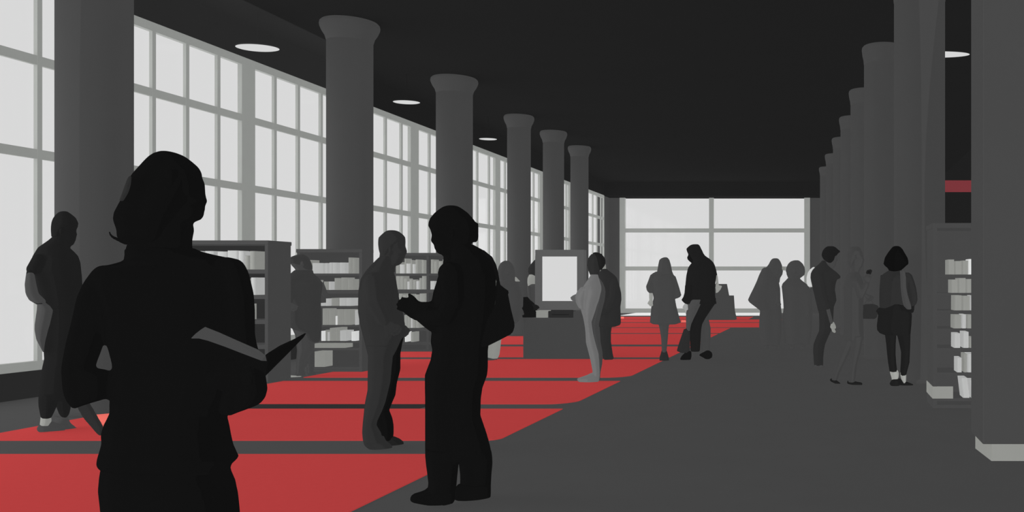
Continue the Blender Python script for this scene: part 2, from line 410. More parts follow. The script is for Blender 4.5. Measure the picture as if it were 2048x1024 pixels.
obj('gap_block_slot', box(NB(), wx(1104, d), wx(1138, d), d - .003, d + .03, wz(630, d), wz(628.5, d)), tone(31), t)
# bag on the desk's left end
def pill(bm, rows, d, dep, off=0, seg=20):
    """stack of rounded sections: (py, pxl, pxr)"""
    rings = []
    for py, a, b in rows:
        ring = []
        for i in range(seg):
            th = 2 * math.pi * i / seg; c, s = math.cos(th), math.sin(th)
            ex = lambda q: math.copysign(abs(q) ** .55, q)
            ring.append(bm.verts.new(((wx(a, d) + wx(b, d)) / 2 + ex(c) * (wx(b, d) - wx(a, d)) / 2, d + off + ex(s) * dep, wz(py, d))))
        rings.append(ring)
    for A, B in zip(rings, rings[1:]):
        for i in range(seg): bm.faces.new([A[i], A[(i + 1) % seg], B[(i + 1) % seg], B[i]])
    bm.faces.new(rings[0]); bm.faces.new(list(reversed(rings[-1])))
    return bm
# stepped machine far off by the window
d = 29.2
t = thing('checkout_terminal', 'dark grey stepped terminal standing near the far window right of the hooded man', 'terminal', (wx(1443, d), d, 0))
bm = NB(); prism(bm, [Vector((wx(a, d), d, wz(b, d))) for a, b in ((1417, 639.9), (1470, 639.9), (1466, 622), (1464, 591.5), (1417, 591.5))], Vector((0, .6, 0))); obj('cabinet', bm, tone(68), t)
bm = NB(); prism(bm, [Vector((wx(a, d), d + .05, wz(b, d))) for a, b in ((1420, 591.4), (1455, 591.4), (1450.5, 568), (1424, 568))], Vector((0, .45, 0))); obj('head_unit', bm, tone(68), t)

# ================================================================ people
def islands(me, name):
    """a garment that comes in two pieces (shoes, socks) becomes one mesh each"""
    bm = bmesh.new(); bm.from_mesh(me); bm.verts.ensure_lookup_table()
    seen = [-1] * len(bm.verts); n = 0; size = []
    for v in bm.verts:
        if seen[v.index] >= 0: continue
        st = [v]; seen[v.index] = n; c = 0
        while st:
            q = st.pop(); c += 1
            for e in q.link_edges:
                w = e.other_vert(q)
                if seen[w.index] < 0: seen[w.index] = n; st.append(w)
        size.append(c); n += 1
    out = []
    tot = sum(size)
    for k in range(n):
        if size[k] < (.2 if name == 'body' else .06) * tot:
            if name == 'body' and size[k] > 20: print('ISLAND', name, size[k], tot)
            continue
        b2 = bmesh.new(); b2.from_mesh(me); b2.verts.ensure_lookup_table()
        bmesh.ops.delete(b2, geom=[v for v in b2.verts if seen[v.index] != k], context='VERTS')
        for f in b2.faces: f.smooth = True
        m = bpy.data.meshes.new(name); b2.to_mesh(m); b2.free(); out.append(m)
    bm.free()
    return out
class Person:
    def __init__(s, label, d, cx, skin, voxel=.010):
        s.d = d; s.voxel = voxel; s.skin = skin
        u = (cx - VX) / F; a = math.atan(u); s.n = Vector((math.sin(a), math.cos(a), 0)); s.u0 = u
        s.D = d * (u * math.sin(a) + math.cos(a))
        s.root = thing('person', label, 'person', (u * d, d, 0), 'people in the library')
        s.parts = {'body': NB()}; s.m = {'body': skin}; s.lab = {}
    def pt(s, x, y, off=0):
        u = (x - VX) / F
        t = (s.D + off) / (u * s.n.x + s.n.y)
        return Vector((u * t, t, EYE + (VY - y) * t / F))
    def px(s, metres): return metres * F / s.d
    def bmof(s, part, tone_=None):
        if part not in s.parts: s.parts[part] = NB(); s.m[part] = tone_
        return s.parts[part]
    def _loft(s, bm, rows, dep, off, kx, kd, seg=22):
        rings = []
        n = len(rows)
        for i, r in enumerate(rows):
            y, a, b = r[:3]; dp = r[3] if len(r) > 3 else dep; of = r[4] if len(r) > 4 else off
            A = s.pt(a, y, of); B = s.pt(b, y, of); M = (A + B) / 2; h = (B - A) / 2 * kx
            rings.append([bm.verts.new(M + h * math.cos(2 * math.pi * k / seg) + s.n * (dp * kd * math.sin(2 * math.pi * k / seg))) for k in range(seg)])
        for A, B in zip(rings, rings[1:]):
            for k in range(seg): bm.faces.new([A[k], A[(k + 1) % seg], B[(k + 1) % seg], B[k]])
        bm.faces.new(rings[0]); bm.faces.new(list(reversed(rings[-1])))
    def loft(s, part, rows, dep, off=0, t=None, core=True):
        s._loft(s.bmof(part, t), rows, dep, off, 1, 1)
        if part != 'body' and core: s._loft(s.parts['body'], rows, dep, off, .86, .82)
    def _tube(s, bm, pts, k):
        P = [(s.pt(x, y, o), r * s.d / F * k) for x, y, o, r in pts]
        for p, r in P: bmesh.ops.create_icosphere(bm, subdivisions=2, radius=r, matrix=Matrix.Translation(p))
        for (p, r), (q, r2) in zip(P, P[1:]):
            dv = q - p
            if dv.length < 1e-5: continue
            m = Matrix.Translation((p + q) / 2) @ dv.to_track_quat('Z', 'Y').to_matrix().to_4x4()
            bmesh.ops.create_cone(bm, cap_ends=True, segments=16, radius1=r, radius2=r2, depth=dv.length, matrix=m)
    def tube(s, part, pts, t=None, core=True):
        s._tube(s.bmof(part, t), pts, 1)
        if part != 'body' and core: s._tube(s.parts['body'], pts, .84)
    def hand(s, x, y, off, dx, dy, thumb=1, curl=.35, size=.175, part='body', doff=0.0):
        """palm, four unequal bent fingers and a thumb from the side of the palm"""
        L = s.px(size); q = math.hypot(dx, dy); ex, ey = dx / q, dy / q; pxx, pyy = -ey * thumb, ex * thumb
        P = lambda a, b, o: (x + ex * a * L + pxx * b * L, y + ey * a * L + pyy * b * L, off + doff * a + o)
        R = lambda m: s.px(m)
        b = s.parts[part]
        for k in (-.13, 0, .13): s._tube(b, [P(0, k * .5, 0) + (R(.019),), P(.46, k * 1.2, 0) + (R(.017),)], 1)
        for k, ln in ((-.22, .36), (-.075, .42), (.075, .40), (.22, .31)):
            s._tube(b, [P(.44, k, 0) + (R(.0105),), P(.44 + ln * .5, k * 1.05, -curl * .05) + (R(.0095),), P(.44 + ln * (1 - curl * .3), k, -curl * .16) + (R(.0085),)], 1)
        s._tube(b, [P(.12, .17, 0) + (R(.013),), P(.34, .36, -.01) + (R(.011),), P(.52, .42, -.02) + (R(.0095),)], 1)
    def ear(s, x, y, off): s._tube(s.parts['body'], [(x, y - s.px(.018), off, s.px(.013)), (x + 0, y + s.px(.018), off, s.px(.010))], 1)
    def eyes(s, x, y, offs):
        for o in offs: s._tube(s.parts['body'], [(x, y, o, s.px(.012))], 1)
    def finish(s):
        dg = None
        for part, bm in s.parts.items():
            me = bpy.data.meshes.new(part); bm.to_mesh(me); bm.free()
            tmp = bpy.data.objects.new('tmp', me); link(tmp)
            r = tmp.modifiers.new('r', 'REMESH'); r.mode = 'VOXEL'; r.voxel_size = s.voxel
            sm = tmp.modifiers.new('s', 'SMOOTH'); sm.factor = .5; sm.iterations = 3
            bpy.context.view_layer.update(); dg = bpy.context.evaluated_depsgraph_get()
            m2 = bpy.data.meshes.new_from_object(tmp.evaluated_get(dg), depsgraph=dg)
            bpy.data.objects.remove(tmp); bpy.data.meshes.remove(me)
            org = s.root.location
            for v in m2.vertices:
                if v.co.z < .009: v.co.z = .009
                v.co -= org
            for p in m2.polygons: p.use_smooth = True
            for k, mesh in enumerate(islands(m2, part)):
                mesh.materials.clear(); mesh.materials.append(s.m[part])
                o = bpy.data.objects.new(part.split('#')[0], mesh); link(o); o.parent = s.root
                if part in s.lab: o['label'] = s.lab[part]

BLK = tone(17); D31 = tone(31); D45 = tone(45); G68 = tone(68); G58 = tone(58)

# ---- 1 the near woman with an open book
p = Person('woman in black in the left foreground seen from behind, reading an open book', 2.94, 330, BLK, .007)
p.loft('body', [(312, 318, 350, .05), (322, 305, 380, .085), (344, 292, 402, .095), (356, 288, 405, .095), (369, 288, 410, .09), (388, 288, 411, .08), (397, 288, 413, .06), (403, 288, 416, .045), (409, 288, 412, .05), (415, 288, 409.5, .06), (419, 288, 411, .06), (425, 290, 408.5, .06), (432, 295, 408, .06), (439, 300, 403, .055), (443, 310, 392, .05)], .09)
p.loft('body', [(400, 275, 380), (440, 265, 385), (461, 262, 389), (480, 256, 385), (500, 250, 385), (530, 245, 390)], .065)
p.loft('body', [(340, 330, 352), (372, 334, 346)], .012, -.10); p.eyes(398, 378, (-.045, .045))
p.loft('hair', [(303.5, 318, 332, .03), (305, 312, 343, .05), (308, 304, 355, .07), (314, 295, 370, .09), (324, 285, 384, .10), (336, 274, 398, .108), (347, 264, 404, .11), (356, 258.5, 405, .11), (369, 252, 404, .11), (385, 247, 395, .11), (403, 239, 385, .11), (424, 227.5, 375, .11), (438, 225, 365, .105), (450, 229, 358, .1), (459, 232.5, 352, .095), (475, 233, 345, .09), (482, 243, 338, .085), (488, 252, 330, .07)], .11, .01, BLK, core=False)
p.loft('hair_highlight', [(352, 257, 263), (369, 250, 262), (385, 244.5, 257), (403, 237.5, 246)], .03, -.06, D45, core=False)  # highlight on the hair, put in as a paler lock
T = [(496, 249, 388, .07), (503, 248, 402, .08), (510, 248.5, 430, .09), (515, 249, 455, .095), (520, 248, 475, .1), (523, 243, 480, .1), (529, 220, 487, .11), (534, 196, 491, .115), (544, 184, 495, .12), (560, 180, 495, .13), (600, 190, 495, .135), (650, 203, 495, .13), (683, 211, 495, .125), (727, 223, 490, .12), (760, 224, 480, .12), (793, 224, 468, .12), (806, 218, 460, .12), (827, 218.5, 454, .125), (854, 205, 460, .13), (870, 201, 463, .135), (888, 202.5, 467, .14), (900, 199, 472.5, .145), (912, 195, 478, .15), (918, 193.5, 474, .15), (925, 192.3, 464, .148), (933, 192, 462, .148), (940, 198, 461, .14)]
p.loft('jacket', T, .12, 0, BLK)
p.loft('jacket', [(531, 200, 250), (536, 190, 250), (544, 182, 250), (559, 171, 250), (567, 165.5, 250), (595, 153, 245), (645, 142, 226), (683, 132, 209), (698, 129, 204), (727, 123.5, 193), (737, 122.5, 190), (740, 122, 215), (746, 122, 224), (777, 124.5, 226), (793, 128, 224), (799, 131, 205), (806, 136, 180), (812, 142, 160), (815, 148, 153)], .062, .02)
p.loft('jacket', [(515, 440, 458), (519, 430, 477), (524, 425, 485), (532, 425, 491), (545, 425, 497), (559, 425, 501), (587, 430, 507.5), (619, 435, 510), (667, 440, 510), (685, 445, 513), (700, 450, 517), (712, 450, 522), (722, 445, 527), (735, 440, 530.5), (751, 440, 531.5), (777, 440, 535.5), (793, 440, 531.5), (803, 440, 524), (810, 440, 514), (818, 440, 491), (824, 445, 472), (828, 450, 460)], .07, -.03)
p.tube('body', [(500, 785, -.04, 20), (460, 772, -.08, 16), (425, 762, -.115, 11)]); p.hand(424, 760, -.13, 60, -14, thumb=-1, curl=.5, size=.165); p.hand(225, 765, .10, 60, -4, thumb=1, curl=.4)
p.loft('skirt', [(900, 214, 455, .13), (941, 200, 463, .14), (959, 197, 471, .15), (983, 195, 476, .155), (1017, 199, 480, .155), (1060, 204, 482, .15), (1110, 208, 480, .145), (1150, 212, 478, .14)], .14, 0, BLK)
p.loft('body', [(1120, 220, 335, .08), (1200, 235, 330, .07), (1260, 250, 325, .055), (1325, 262, 320, .05), (1348, 262, 320, .05)], .07)
p.loft('body', [(1120, 345, 470, .08), (1200, 350, 455, .07), (1260, 355, 435, .055), (1325, 360, 425, .05), (1348, 360, 425, .05)], .07)
p.tube('shoe', [(285, 1325, .03, 24), (300, 1332, -.06, 22), (312, 1338, -.12, 16)], BLK, core=False); p.tube('shoe', [(395, 1325, .03, 24), (415, 1332, -.06, 22), (430, 1338, -.12, 16)], core=False)
p.loft('sash', [(800, 150, 176), (806, 150, 180), (814, 153, 185), (837, 166, 198.5), (852, 180, 207), (866, 192, 205), (872, 200, 204)], .014, .12, D45, core=False)
p.finish(); WOMAN = p
bm = NB(); cu = [(219, 464), (220.5, 468.5), (223.5, 472.5), (228, 475.5), (234, 478), (241, 481), (252, 486)]
for i, (a, b) in enumerate(zip(cu, cu[1:])):
    rod(bm, WOMAN.pt(*a), WOMAN.pt(*b), .0018 + .0008 * i); bmesh.ops.create_icosphere(bm, subdivisions=1, radius=.0018 + .0008 * i, matrix=Matrix.Translation(WOMAN.pt(*b)))
obj('hair_curl', bm, BLK, WOMAN.root)
# her open book
def leaf(pts, th):
    v = [WOMAN.pt(x, y, o) for x, y, o in pts]
    n = (v[1] - v[0]).cross(v[2] - v[0]).normalized() * th
    return v, n
t = thing('open_book', 'open book held by the woman in black in the left foreground', 'book', WOMAN.pt(531, 718, -.22))
bm = NB()
lp = [(383, 677, -.20), (392, 668, -.2), (403, 659.5, -.2), (411, 654.5, -.2), (440, 666, -.2), (469, 679, -.2), (517, 700, -.2), (531, 711, -.19), (533.5, 722, -.19), (523, 721.5, -.2), (482, 706, -.2), (450, 693.5, -.2), (416, 681.5, -.2), (398, 677, -.2)]
v, n = leaf([(a, b, c - .06) for a, b, c in lp], .02); prism(bm, [q for q in v], WOMAN.n * .03); o = obj('pages', bm, G68, t); o['label'] = 'grey lit page block'
bm = NB()
rp = [(529, 714, -.19), (538, 707, -.19), (561, 692.5, -.17), (590, 679, -.15), (612, 667, -.13), (607, 675, -.13), (575, 708, -.15), (531, 752, -.19)]
prism(bm, [WOMAN.pt(q[0], q[1], q[2] - .06) for q in rp], WOMAN.n * .03); obj('cover', bm, BLK, t)
bm = NB()
cp = [(400, 682, -.168), (440, 672, -.168), (500, 696, -.168), (533, 722, -.168), (531, 745, -.168), (480, 725, -.168), (430, 700, -.168)]
prism(bm, [WOMAN.pt(q[0], q[1], q[2] - .06) for q in cp], WOMAN.n * .012); obj('cover', bm, BLK, t)

# ---- 2 man at the left by the window
p = Person('man in dark short-sleeved shirt standing by the window at the far left', 7.68, 120, D31, .009)
p.loft('body', [(437, 110, 148, .06), (446, 106, 156, .07), (453, 106, 156.5, .07), (459, 106, 153, .07), (464, 106, 153, .06), (469, 106, 154.5, .05), (474, 106, 153, .05), (481, 106, 151.5, .05), (489, 108, 147.5, .05), (494, 110, 139, .045)], .07)
p.loft('body', [(460, 104, 135), (480, 104, 136), (500, 100, 142)], .055)
p.ear(122, 464, -.08); p.eyes(149, 461, (-.03, .03))
p.loft('hair', [(422.5, 122, 134, .03), (425, 116, 138, .05), (430, 110.5, 145, .07), (436, 106, 152, .078), (443, 103, 155.5, .08), (449, 102, 158, .08), (453, 101.5, 150, .08), (462, 101.5, 132, .08), (474, 102.5, 120, .07)], .08, .005, D31, core=False)
p.loft('shirt', [(472, 106, 132, .06), (480, 97, 137, .07), (487, 87, 138, .09), (495, 75.5, 139, .12), (504, 70, 149, .15), (512, 65, 156.5, .17), (525, 61, 161, .18), (544, 56, 163, .18), (552, 66, 164, .17), (570, 71, 165, .15), (590, 77, 166, .14), (605, 82, 166, .135), (615, 79, 166, .135), (619, 84, 166, .13)], .15, 0, D31)
p.tube('shirt', [(77, 518, -.14, 10), (66, 539, -.15, 10.5)])
p.loft('body', [(538, 54, 67), (548, 52, 68.5), (569, 49.5, 72), (585, 51, 76), (592, 53.5, 79), (599, 58, 82), (604, 66, 84), (608, 73, 86)], .045, -.15)
p.tube('forearm', [(68, 594, -.15, 9.5), (82, 604, -.08, 8)], G68, core=False)
p.loft('forearm', [(545, 53, 68.5), (548, 52, 69), (569, 49, 73), (585, 50.5, 77), (592, 53, 80), (599, 57.5, 83), (604, 65, 85), (607, 73, 86)], .05, -.15, G68, core=False)
p.lab['forearm'] = 'grey bare arm below the short sleeve'
p.tube('body', [(150, 545, .16, 9), (155, 580, .17, 8), (150, 606, .02, 6)]); p.hand(152, 608, -.02, -10, 2, curl=.7)
p.loft('trousers', [(608, 84, 165, .13), (650, 86, 161, .13), (677, 88, 156, .125), (703, 87, 152, .12), (718, 88, 150, .11), (738, 83.5, 148, .11), (767, 80, 146, .105), (790, 77, 144.5, .1), (800, 76.3, 143.5, .1)], .12, 0, D31)
p.loft('trousers', [(790, 77, 116), (800, 76.3, 116), (812, 76.8, 114), (824, 79, 108.5), (836, 81.5, 102.5)], .07, -.03)
p.loft('trousers', [(790, 108, 144), (800, 110, 143.5), (812, 112, 142), (818, 114, 141), (828, 118, 138.5), (834, 123, 134)], .07, .07)
p.loft('hip_bag', [(604, 74, 90, .12), (612, 74, 104, .138), (620, 73.5, 110, .14), (630, 72, 107.5, .14), (649, 69.3, 102, .138), (660, 69, 97.5, .135), (679, 72.5, 91.5, .13), (692, 79.5, 89, .12), (704, 86, 88, .1)], .14, -.03, G68, core=False)  # grey bag shape behind the hip, built in among his clothes
p.lab['hip_bag'] = 'grey bag behind the hip'
p.loft('sock', [(833, 81, 102), (840, 80.5, 103.5), (851, 79, 101)], .055, -.03, tone(140), core=True); p.lab['sock'] = 'pale sock'
p.tube('shoe', [(85, 857, -.03, 9), (100, 853.5, -.03, 11), (122, 857, -.03, 8)], G68, core=False); p.loft('shoe#far', [(836, 118, 138), (842, 112, 139), (847, 104, 142), (852, 100, 149), (858, 98, 155), (864, 100, 150)], .06, .06, G68, core=False)
p.finish()

# ---- 3 man in long coat, centre
p = Person('man in a charcoal long coat facing right in front of the middle bookcase', 6.88, 772, D45, .009)
p.loft('body', [(466, 768, 800, .06), (476, 759, 811, .072), (484, 759, 811.5, .075), (492, 759, 811, .07), (497, 759, 812.5, .06), (503, 760, 815, .045), (507, 760, 814, .04), (510, 760, 811, .05), (515, 762, 810, .05), (519, 763, 806.5, .05), (525, 765, 805, .055), (531, 770, 797, .05)], .07)
p.loft('body', [(500, 760, 790), (520, 758, 790), (545, 750, 790)], .06); p.ear(780, 500, -.085); p.eyes(806, 494, (-.03, .03))
p.loft('hair', [(460.5, 776, 790, .03), (463, 770, 798, .055), (469, 763, 806, .075), (475, 757, 811, .082), (482, 756, 811, .084), (489, 756, 800, .084), (500, 757.5, 785, .08), (511, 760.5, 775, .07)], .08, 0, D45, core=False)
p.loft('coat', [(512, 761, 784, .065), (518, 754, 785, .08), (524, 748, 786, .1), (533, 739, 785, .13), (542.5, 731, 787, .16), (557, 721.5, 792, .19), (570, 718.5, 794, .2), (582, 716.6, 796, .2), (606, 716, 800, .19), (625, 716, 806, .175), (648, 719.5, 810, .16), (662, 723, 811, .15), (671, 725.5, 810, .15), (678, 727.5, 803, .145), (700, 733, 793, .14), (712, 736, 786.5, .135)], .16, 0, D45)
p.tube('coat', [(745, 560, -.18, 16), (748, 600, -.2, 15), (768, 640, -.17, 12)]); p.tube('coat', [(760, 560, .17, 15), (765, 600, .19, 14), (785, 640, .17, 11)])
p.hand(772, 642, -.17, 10, 9, curl=.5); p.hand(788, 645, .17, 8, 8, curl=.5)
p.loft('trousers', [(690, 731, 797, .13), (712, 736, 786, .12), (735, 735.5, 783.5, .1), (763, 735, 781, .09), (780, 735, 777, .085), (804, 730, 771, .08), (820, 728, 765, .078), (841, 726, 755, .075), (850, 725, 753, .075), (865, 724, 762, .072), (876, 725, 765, .072), (886, 726.5, 768, .07)], .1, -.03, D45)
p.loft('shoe', [(872, 727, 768), (881, 726, 772), (888, 727, 781), (893, 730, 785.5), (898, 737, 784.5), (900, 745, 778)], .055, -.03, D45, core=False)
p.loft('far_trouser_leg', [(672, 790, 808), (690, 790, 804), (707, 780, 801), (738, 778, 801), (752, 772, 797.5), (765, 770, 794), (790, 760, 791), (805, 755, 784.5), (820, 750, 778.5), (836, 750, 785), (851, 752, 787.5), (868, 755, 787.5), (880, 757, 785)], .075, .10, BLK)  # shadow side of the trousers, painted in as a black leg
p.lab['far_trouser_leg'] = 'far leg with its shade painted black'
p.loft('far_shoe', [(873, 770, 789), (877, 764, 799), (882, 762, 806), (887, 762, 809), (892, 764, 803), (894, 770, 796)], .05, .10, D31, core=False); p.lab['far_shoe'] = 'dark far shoe'
p.finish()

# ---- 4 person in black with shoulder bag
p = Person('person all in black with a shoulder bag, facing left at centre and reaching out', 5.2, 915, BLK, .008)
p.loft('body', [(420, 880, 925, .06), (440, 863, 935, .08), (452, 860, 936, .085), (462, 861, 935, .08), (470, 863, 935, .06), (476, 862, 935, .05), (482, 860.5, 935, .04), (486, 864.5, 935, .05), (490, 868, 934, .055), (494, 867.5, 932, .055), (499, 870, 930, .055), (506, 874.5, 925, .055), (510, 884, 920, .05)], .08)
p.loft('body', [(480, 885, 940), (505, 888, 945), (530, 885, 955)], .065); p.ear(905, 468, -.095); p.eyes(867, 466, (-.035, .035))
p.loft('hair', [(411.5, 893, 911, .04), (413.5, 886, 918, .06), (418, 879, 925, .08), (426, 868.5, 936, .095), (437, 859.5, 946, .1), (444, 857, 951, .1), (452, 856, 953, .1), (462, 862, 954, .1), (474, 885, 952, .09), (484, 905, 946, .07), (489, 915, 942, .06)], .09, .005, BLK, core=False)
p.loft('hair', [(446, 940, 957), (449, 941, 957), (460, 944, 957), (475, 946, 957), (482, 948, 955), (485, 949, 952)], .03, .01, core=False)
p.loft('coat', [(489, 900, 946, .07), (495, 899, 957, .09), (501, 898, 968, .11), (512, 897, 979, .14), (517, 896, 983, .15), (528, 888.5, 988, .165), (541, 881, 992, .175), (556, 875, 992, .18), (584, 866.5, 992, .175), (609, 861.5, 990, .165), (640, 862.5, 986, .155), (663, 863, 982, .15), (684, 861, 978, .145), (700, 864.5, 976, .145), (712, 862, 976, .14)], .16, 0, BLK)
p.tube('coat', [(900, 545, -.17, 22), (905, 600, -.19, 19), (890, 632, -.17, 18), (862, 634, -.10, 17), (845, 628, -.05, 15)])
p.tube('coat', [(920, 545, .15, 20), (915, 600, .17, 17), (885, 625, .14, 15)])
p.loft('coat', [(604, 835, 870), (612, 822, 870), (626, 820, 870), (640, 832, 870), (652, 846, 870), (661, 858, 870), (664, 864, 870)], .05, -.04)
p.hand(838, 618, -.04, -40, -12, thumb=1, curl=.1, size=.15); p.loft('body', [(599.5, 822, 830), (602, 812, 838), (606, 801, 845), (611, 800, 845), (617, 803, 845), (626, 808, 845), (634, 818, 845), (641, 831, 850)], .028, -.04)
p.loft('trousers', [(695, 865, 976, .14), (720, 861, 976, .14), (735, 855, 976, .14), (750, 849.5, 974.5, .138), (776, 849.5, 965, .132), (797, 850, 962, .125), (830, 850, 961, .115), (868, 850, 974, .11), (890, 850, 980, .11), (904, 850, 983, .11), (918, 850.5, 984.5, .105)], .13, 0, BLK)
p.loft('trousers', [(900, 850, 930), (912, 850, 924), (928, 851.5, 917.5), (946, 854, 915.5), (966, 856.5, 913.5), (978, 855, 912), (985, 854, 910)], .08, -.04)
p.loft('trousers', [(900, 905, 983), (912, 911, 984.5), (928, 917.5, 985), (950, 920, 983), (969, 920, 982), (978, 914, 982), (990, 912, 982)], .08, .06)
p.loft('shoe', [(972, 858, 910), (980, 850, 911), (984, 840, 911), (988, 826, 911), (993, 820.5, 911), (1000, 819.5, 910), (1004, 822, 908.5), (1008, 845, 904)], .055, -.04, BLK, core=False)
p.loft('shoe#far', [(968, 916, 981), (978, 908, 982), (992, 905, 982), (998, 906, 980), (1003, 920, 977), (1007, 945, 968)], .055, .03, BLK, core=False)
p.finish(); CW = p
t = thing('shoulder_bag', 'black shoulder bag behind the hip of the person all in black at centre', 'bag', CW.pt(998, 690, -.24))
bm = NB()
pr = [(962, 694), (975, 692.5), (1000, 680), (1024, 667.5), (1028.5, 658), (1029.5, 648), (1021.5, 616), (1013.5, 588), (1019.5, 583.5), (1006, 574), (999, 568), (994, 562), (994, 610), (975, 640)]
prism(bm, [CW.pt(x, y, -.30) for x, y in pr], CW.n * .12); bmesh.ops.bevel(bm, geom=bm.edges[:], offset=.006, segments=2, affect='EDGES'); obj('pouch', bm, BLK, t)
bm = NB()
for q0, q1 in zip([(966, 503, -.13), (982, 516, -.19), (989, 530, -.22), (993, 545, -.23), (995.5, 560, -.24)], [(982, 516, -.19), (989, 530, -.22), (993, 545, -.23), (995.5, 560, -.24), (998, 574, -.24)]): rod(bm, CW.pt(*q0), CW.pt(*q1), .009)
obj('strap', bm, BLK, t)

# ---- 5 stooping browser by the second bookcase
p = Person('stooping person in dark grey top browsing the bookcase before the tall column', 12.05, 600, G68, .010)
p.loft('body', [(514, 590, 613, .06), (520, 580, 618, .075), (526, 580.5, 622, .08), (531, 583, 624, .08), (536, 588, 624, .075), (541, 592, 624, .07), (555, 590, 626, .07)], .07)
p.ear(604, 527, -.085)
p.loft('hair', [(508.5, 598, 606, .03), (510.5, 590, 611, .06), (513, 583.5, 615, .08), (516, 578, 617.5, .085), (521, 578, 621, .09), (526, 580, 623, .09), (532, 586, 625, .085), (540, 596, 625, .075)], .08, .005, G58, core=False)
p.loft('top', [(540, 589, 626, .09), (546, 582, 627, .11), (551, 576.5, 632, .14), (558, 570, 640, .17), (564, 565.5, 644, .18), (572, 562, 645.5, .18), (582, 563, 644, .17), (597, 573, 642, .15), (609, 578, 642, .145), (621, 576, 642, .145), (646, 576, 643, .145), (654, 578.5, 643.5, .145), (660, 588, 643, .14), (666, 604, 642, .13), (678, 612, 640, .12), (684, 622, 638, .11)], .15, 0, G58)
p.loft('top', [(560, 566, 585), (572, 560.5, 585), (582, 558, 584), (591, 556.3, 583), (599, 558, 582), (605, 562, 582), (610, 568, 579)], .06, -.1)
p.hand(576, 607, -.1, 9, 6); p.tube('body', [(640, 570, .1, 8), (648, 585, .14, 6), (652, 590, .18, 5)])
p.loft('trousers', [(648, 580, 636, .13), (670, 590, 632, .12), (700, 594, 628, .11), (725, 592, 612, .07), (748, 592, 608, .06)], .1, .02, G68); p.loft('trousers', [(700, 608, 628), (725, 612, 629), (746, 614, 627)], .06, .06)
p.tube('shoe', [(596, 748, .02, 5), (606, 749, .02, 5)], G68, core=False); p.tube('shoe', [(618, 748, .06, 5), (627, 749, .06, 5)], core=False)
p.finish()

# ---- 6 grey leaning figure behind the shoulder bag
p = Person('grey clad figure with pale trousers half hidden behind the black shoulder bag', 14.55, 1010, G68, .011)
p.loft('body', [(522, 1008, 1016, .03), (524.5, 1003, 1021, .06), (531, 998, 1027, .08), (541, 995.3, 1030, .09), (550, 995, 1031, .085), (557, 997, 1030, .07), (562, 1000, 1028, .06), (572, 1002, 1028, .06)], .08)
p.loft('hair', [(521.5, 1008, 1017, .04), (526, 1001, 1023, .07), (533, 997, 1028, .088), (541, 995, 1027, .09), (553, 996, 1016, .088)], .08, .01, G68, core=False); p.ear(1016, 546, -.09)
p.loft('coat', [(560, 1000, 1032, .08), (566, 994, 1038, .12), (576, 990, 1043, .16), (590, 988, 1045, .17), (606, 988, 1045, .16), (625, 986, 1043, .15), (640, 984, 1040, .15), (648, 982, 1031, .14)], .15, 0, G68)
p.tube('coat', [(1032, 575, .1, 7), (1040, 592, .1, 6.5), (1040, 612, .06, 6)]); p.hand(1039, 614, .05, 2, 8)
p.tube('coat', [(1000, 575, -.12, 7), (994, 600, -.12, 6.5), (1004, 620, -.14, 6)]); p.hand(1004, 620, -.14, 8, 4)
p.loft('scarf', [(553, 1030, 1031.5), (558, 1030, 1036), (563, 1030, 1041)], .04, -.14, tone(140), core=False); p.lab['scarf'] = 'pale scarf end'
p.loft('trousers', [(640, 985, 1028, .13), (655, 976, 1016, .12), (668, 972, 1005, .11), (680, 970, 1002.5, .1), (695, 969, 1001, .085), (709, 969, 999, .075), (717, 970, 995.5, .07)], .1, 0, tone(140)); p.lab['trousers'] = 'pale grey trousers'
p.tube('shoe', [(985, 718, -.03, 4.5), (976, 719, -.05, 4.2)], G68, core=False); p.tube('shoe', [(990, 718, .06, 4.5), (980, 719, .06, 4.2)], core=False)
p.finish()

# ---- 7 person behind the screen
p = Person('person with dark cap of hair half hidden behind the left edge of the lit screen', 16.2, 1066, tone(140), .011)
p.loft('body', [(535, 1058, 1080, .07), (550, 1058, 1080, .08), (556, 1055, 1078, .075), (565, 1054.5, 1074, .06), (575, 1056, 1076, .055)], .07)
p.loft('hair', [(519, 1070, 1082, .03), (523, 1066, 1086, .07), (529, 1061, 1087, .085), (536, 1056.5, 1087, .09), (543, 1056, 1087, .09), (550, 1058, 1086, .085), (554, 1059, 1080, .07)], .08, 0, D45, core=False)
p.loft('jacket', [(568, 1060, 1080, .08), (573, 1055, 1088, .12), (580, 1054, 1092, .16), (600, 1056, 1092, .16), (640, 1058, 1090, .14), (656, 1058, 1088, .14)], .15, 0, G68)
p.loft('jacket', [(572, 1054, 1060), (580, 1054.5, 1062), (592, 1056, 1062), (602, 1056, 1061)], .05, -.1); p.hand(1058, 603, -.1, 3, 8, size=.15)
p.tube('jacket', [(1090, 580, 0, 7), (1094, 605, 0, 6.5), (1090, 625, -.1, 6)]); p.hand(1090, 626, -.12, -3, 6)
p.loft('trousers', [(640, 1058, 1090, .13), (670, 1060, 1088, .11), (690, 1061, 1087, .1), (703, 1062, 1086, .1)], .1, 0, G68)
p.tube('shoe', [(1067, 701, 0, 4.5), (1066, 702, -.12, 4)], G68, core=False); p.tube('shoe', [(1081, 701, 0, 4.5), (1081, 702, -.12, 4)], core=False)
p.finish()
zt = wz(636, 14.7)
t = thing('handbag', 'soft black handbag slumped on the left end of the screen desk', 'handbag', (wx(1058, 14.95), 14.95, zt))
d = 14.95
bm = NB(); pill(bm, [(634.6, 1047, 1070), (630, 1046, 1073), (622, 1044, 1073), (614, 1043.5, 1072), (606, 1044, 1066), (600, 1047, 1058), (594, 1049, 1052)], d, .1)
obj('pouch', bm, mat('black_bag_leather', 24), t, True)
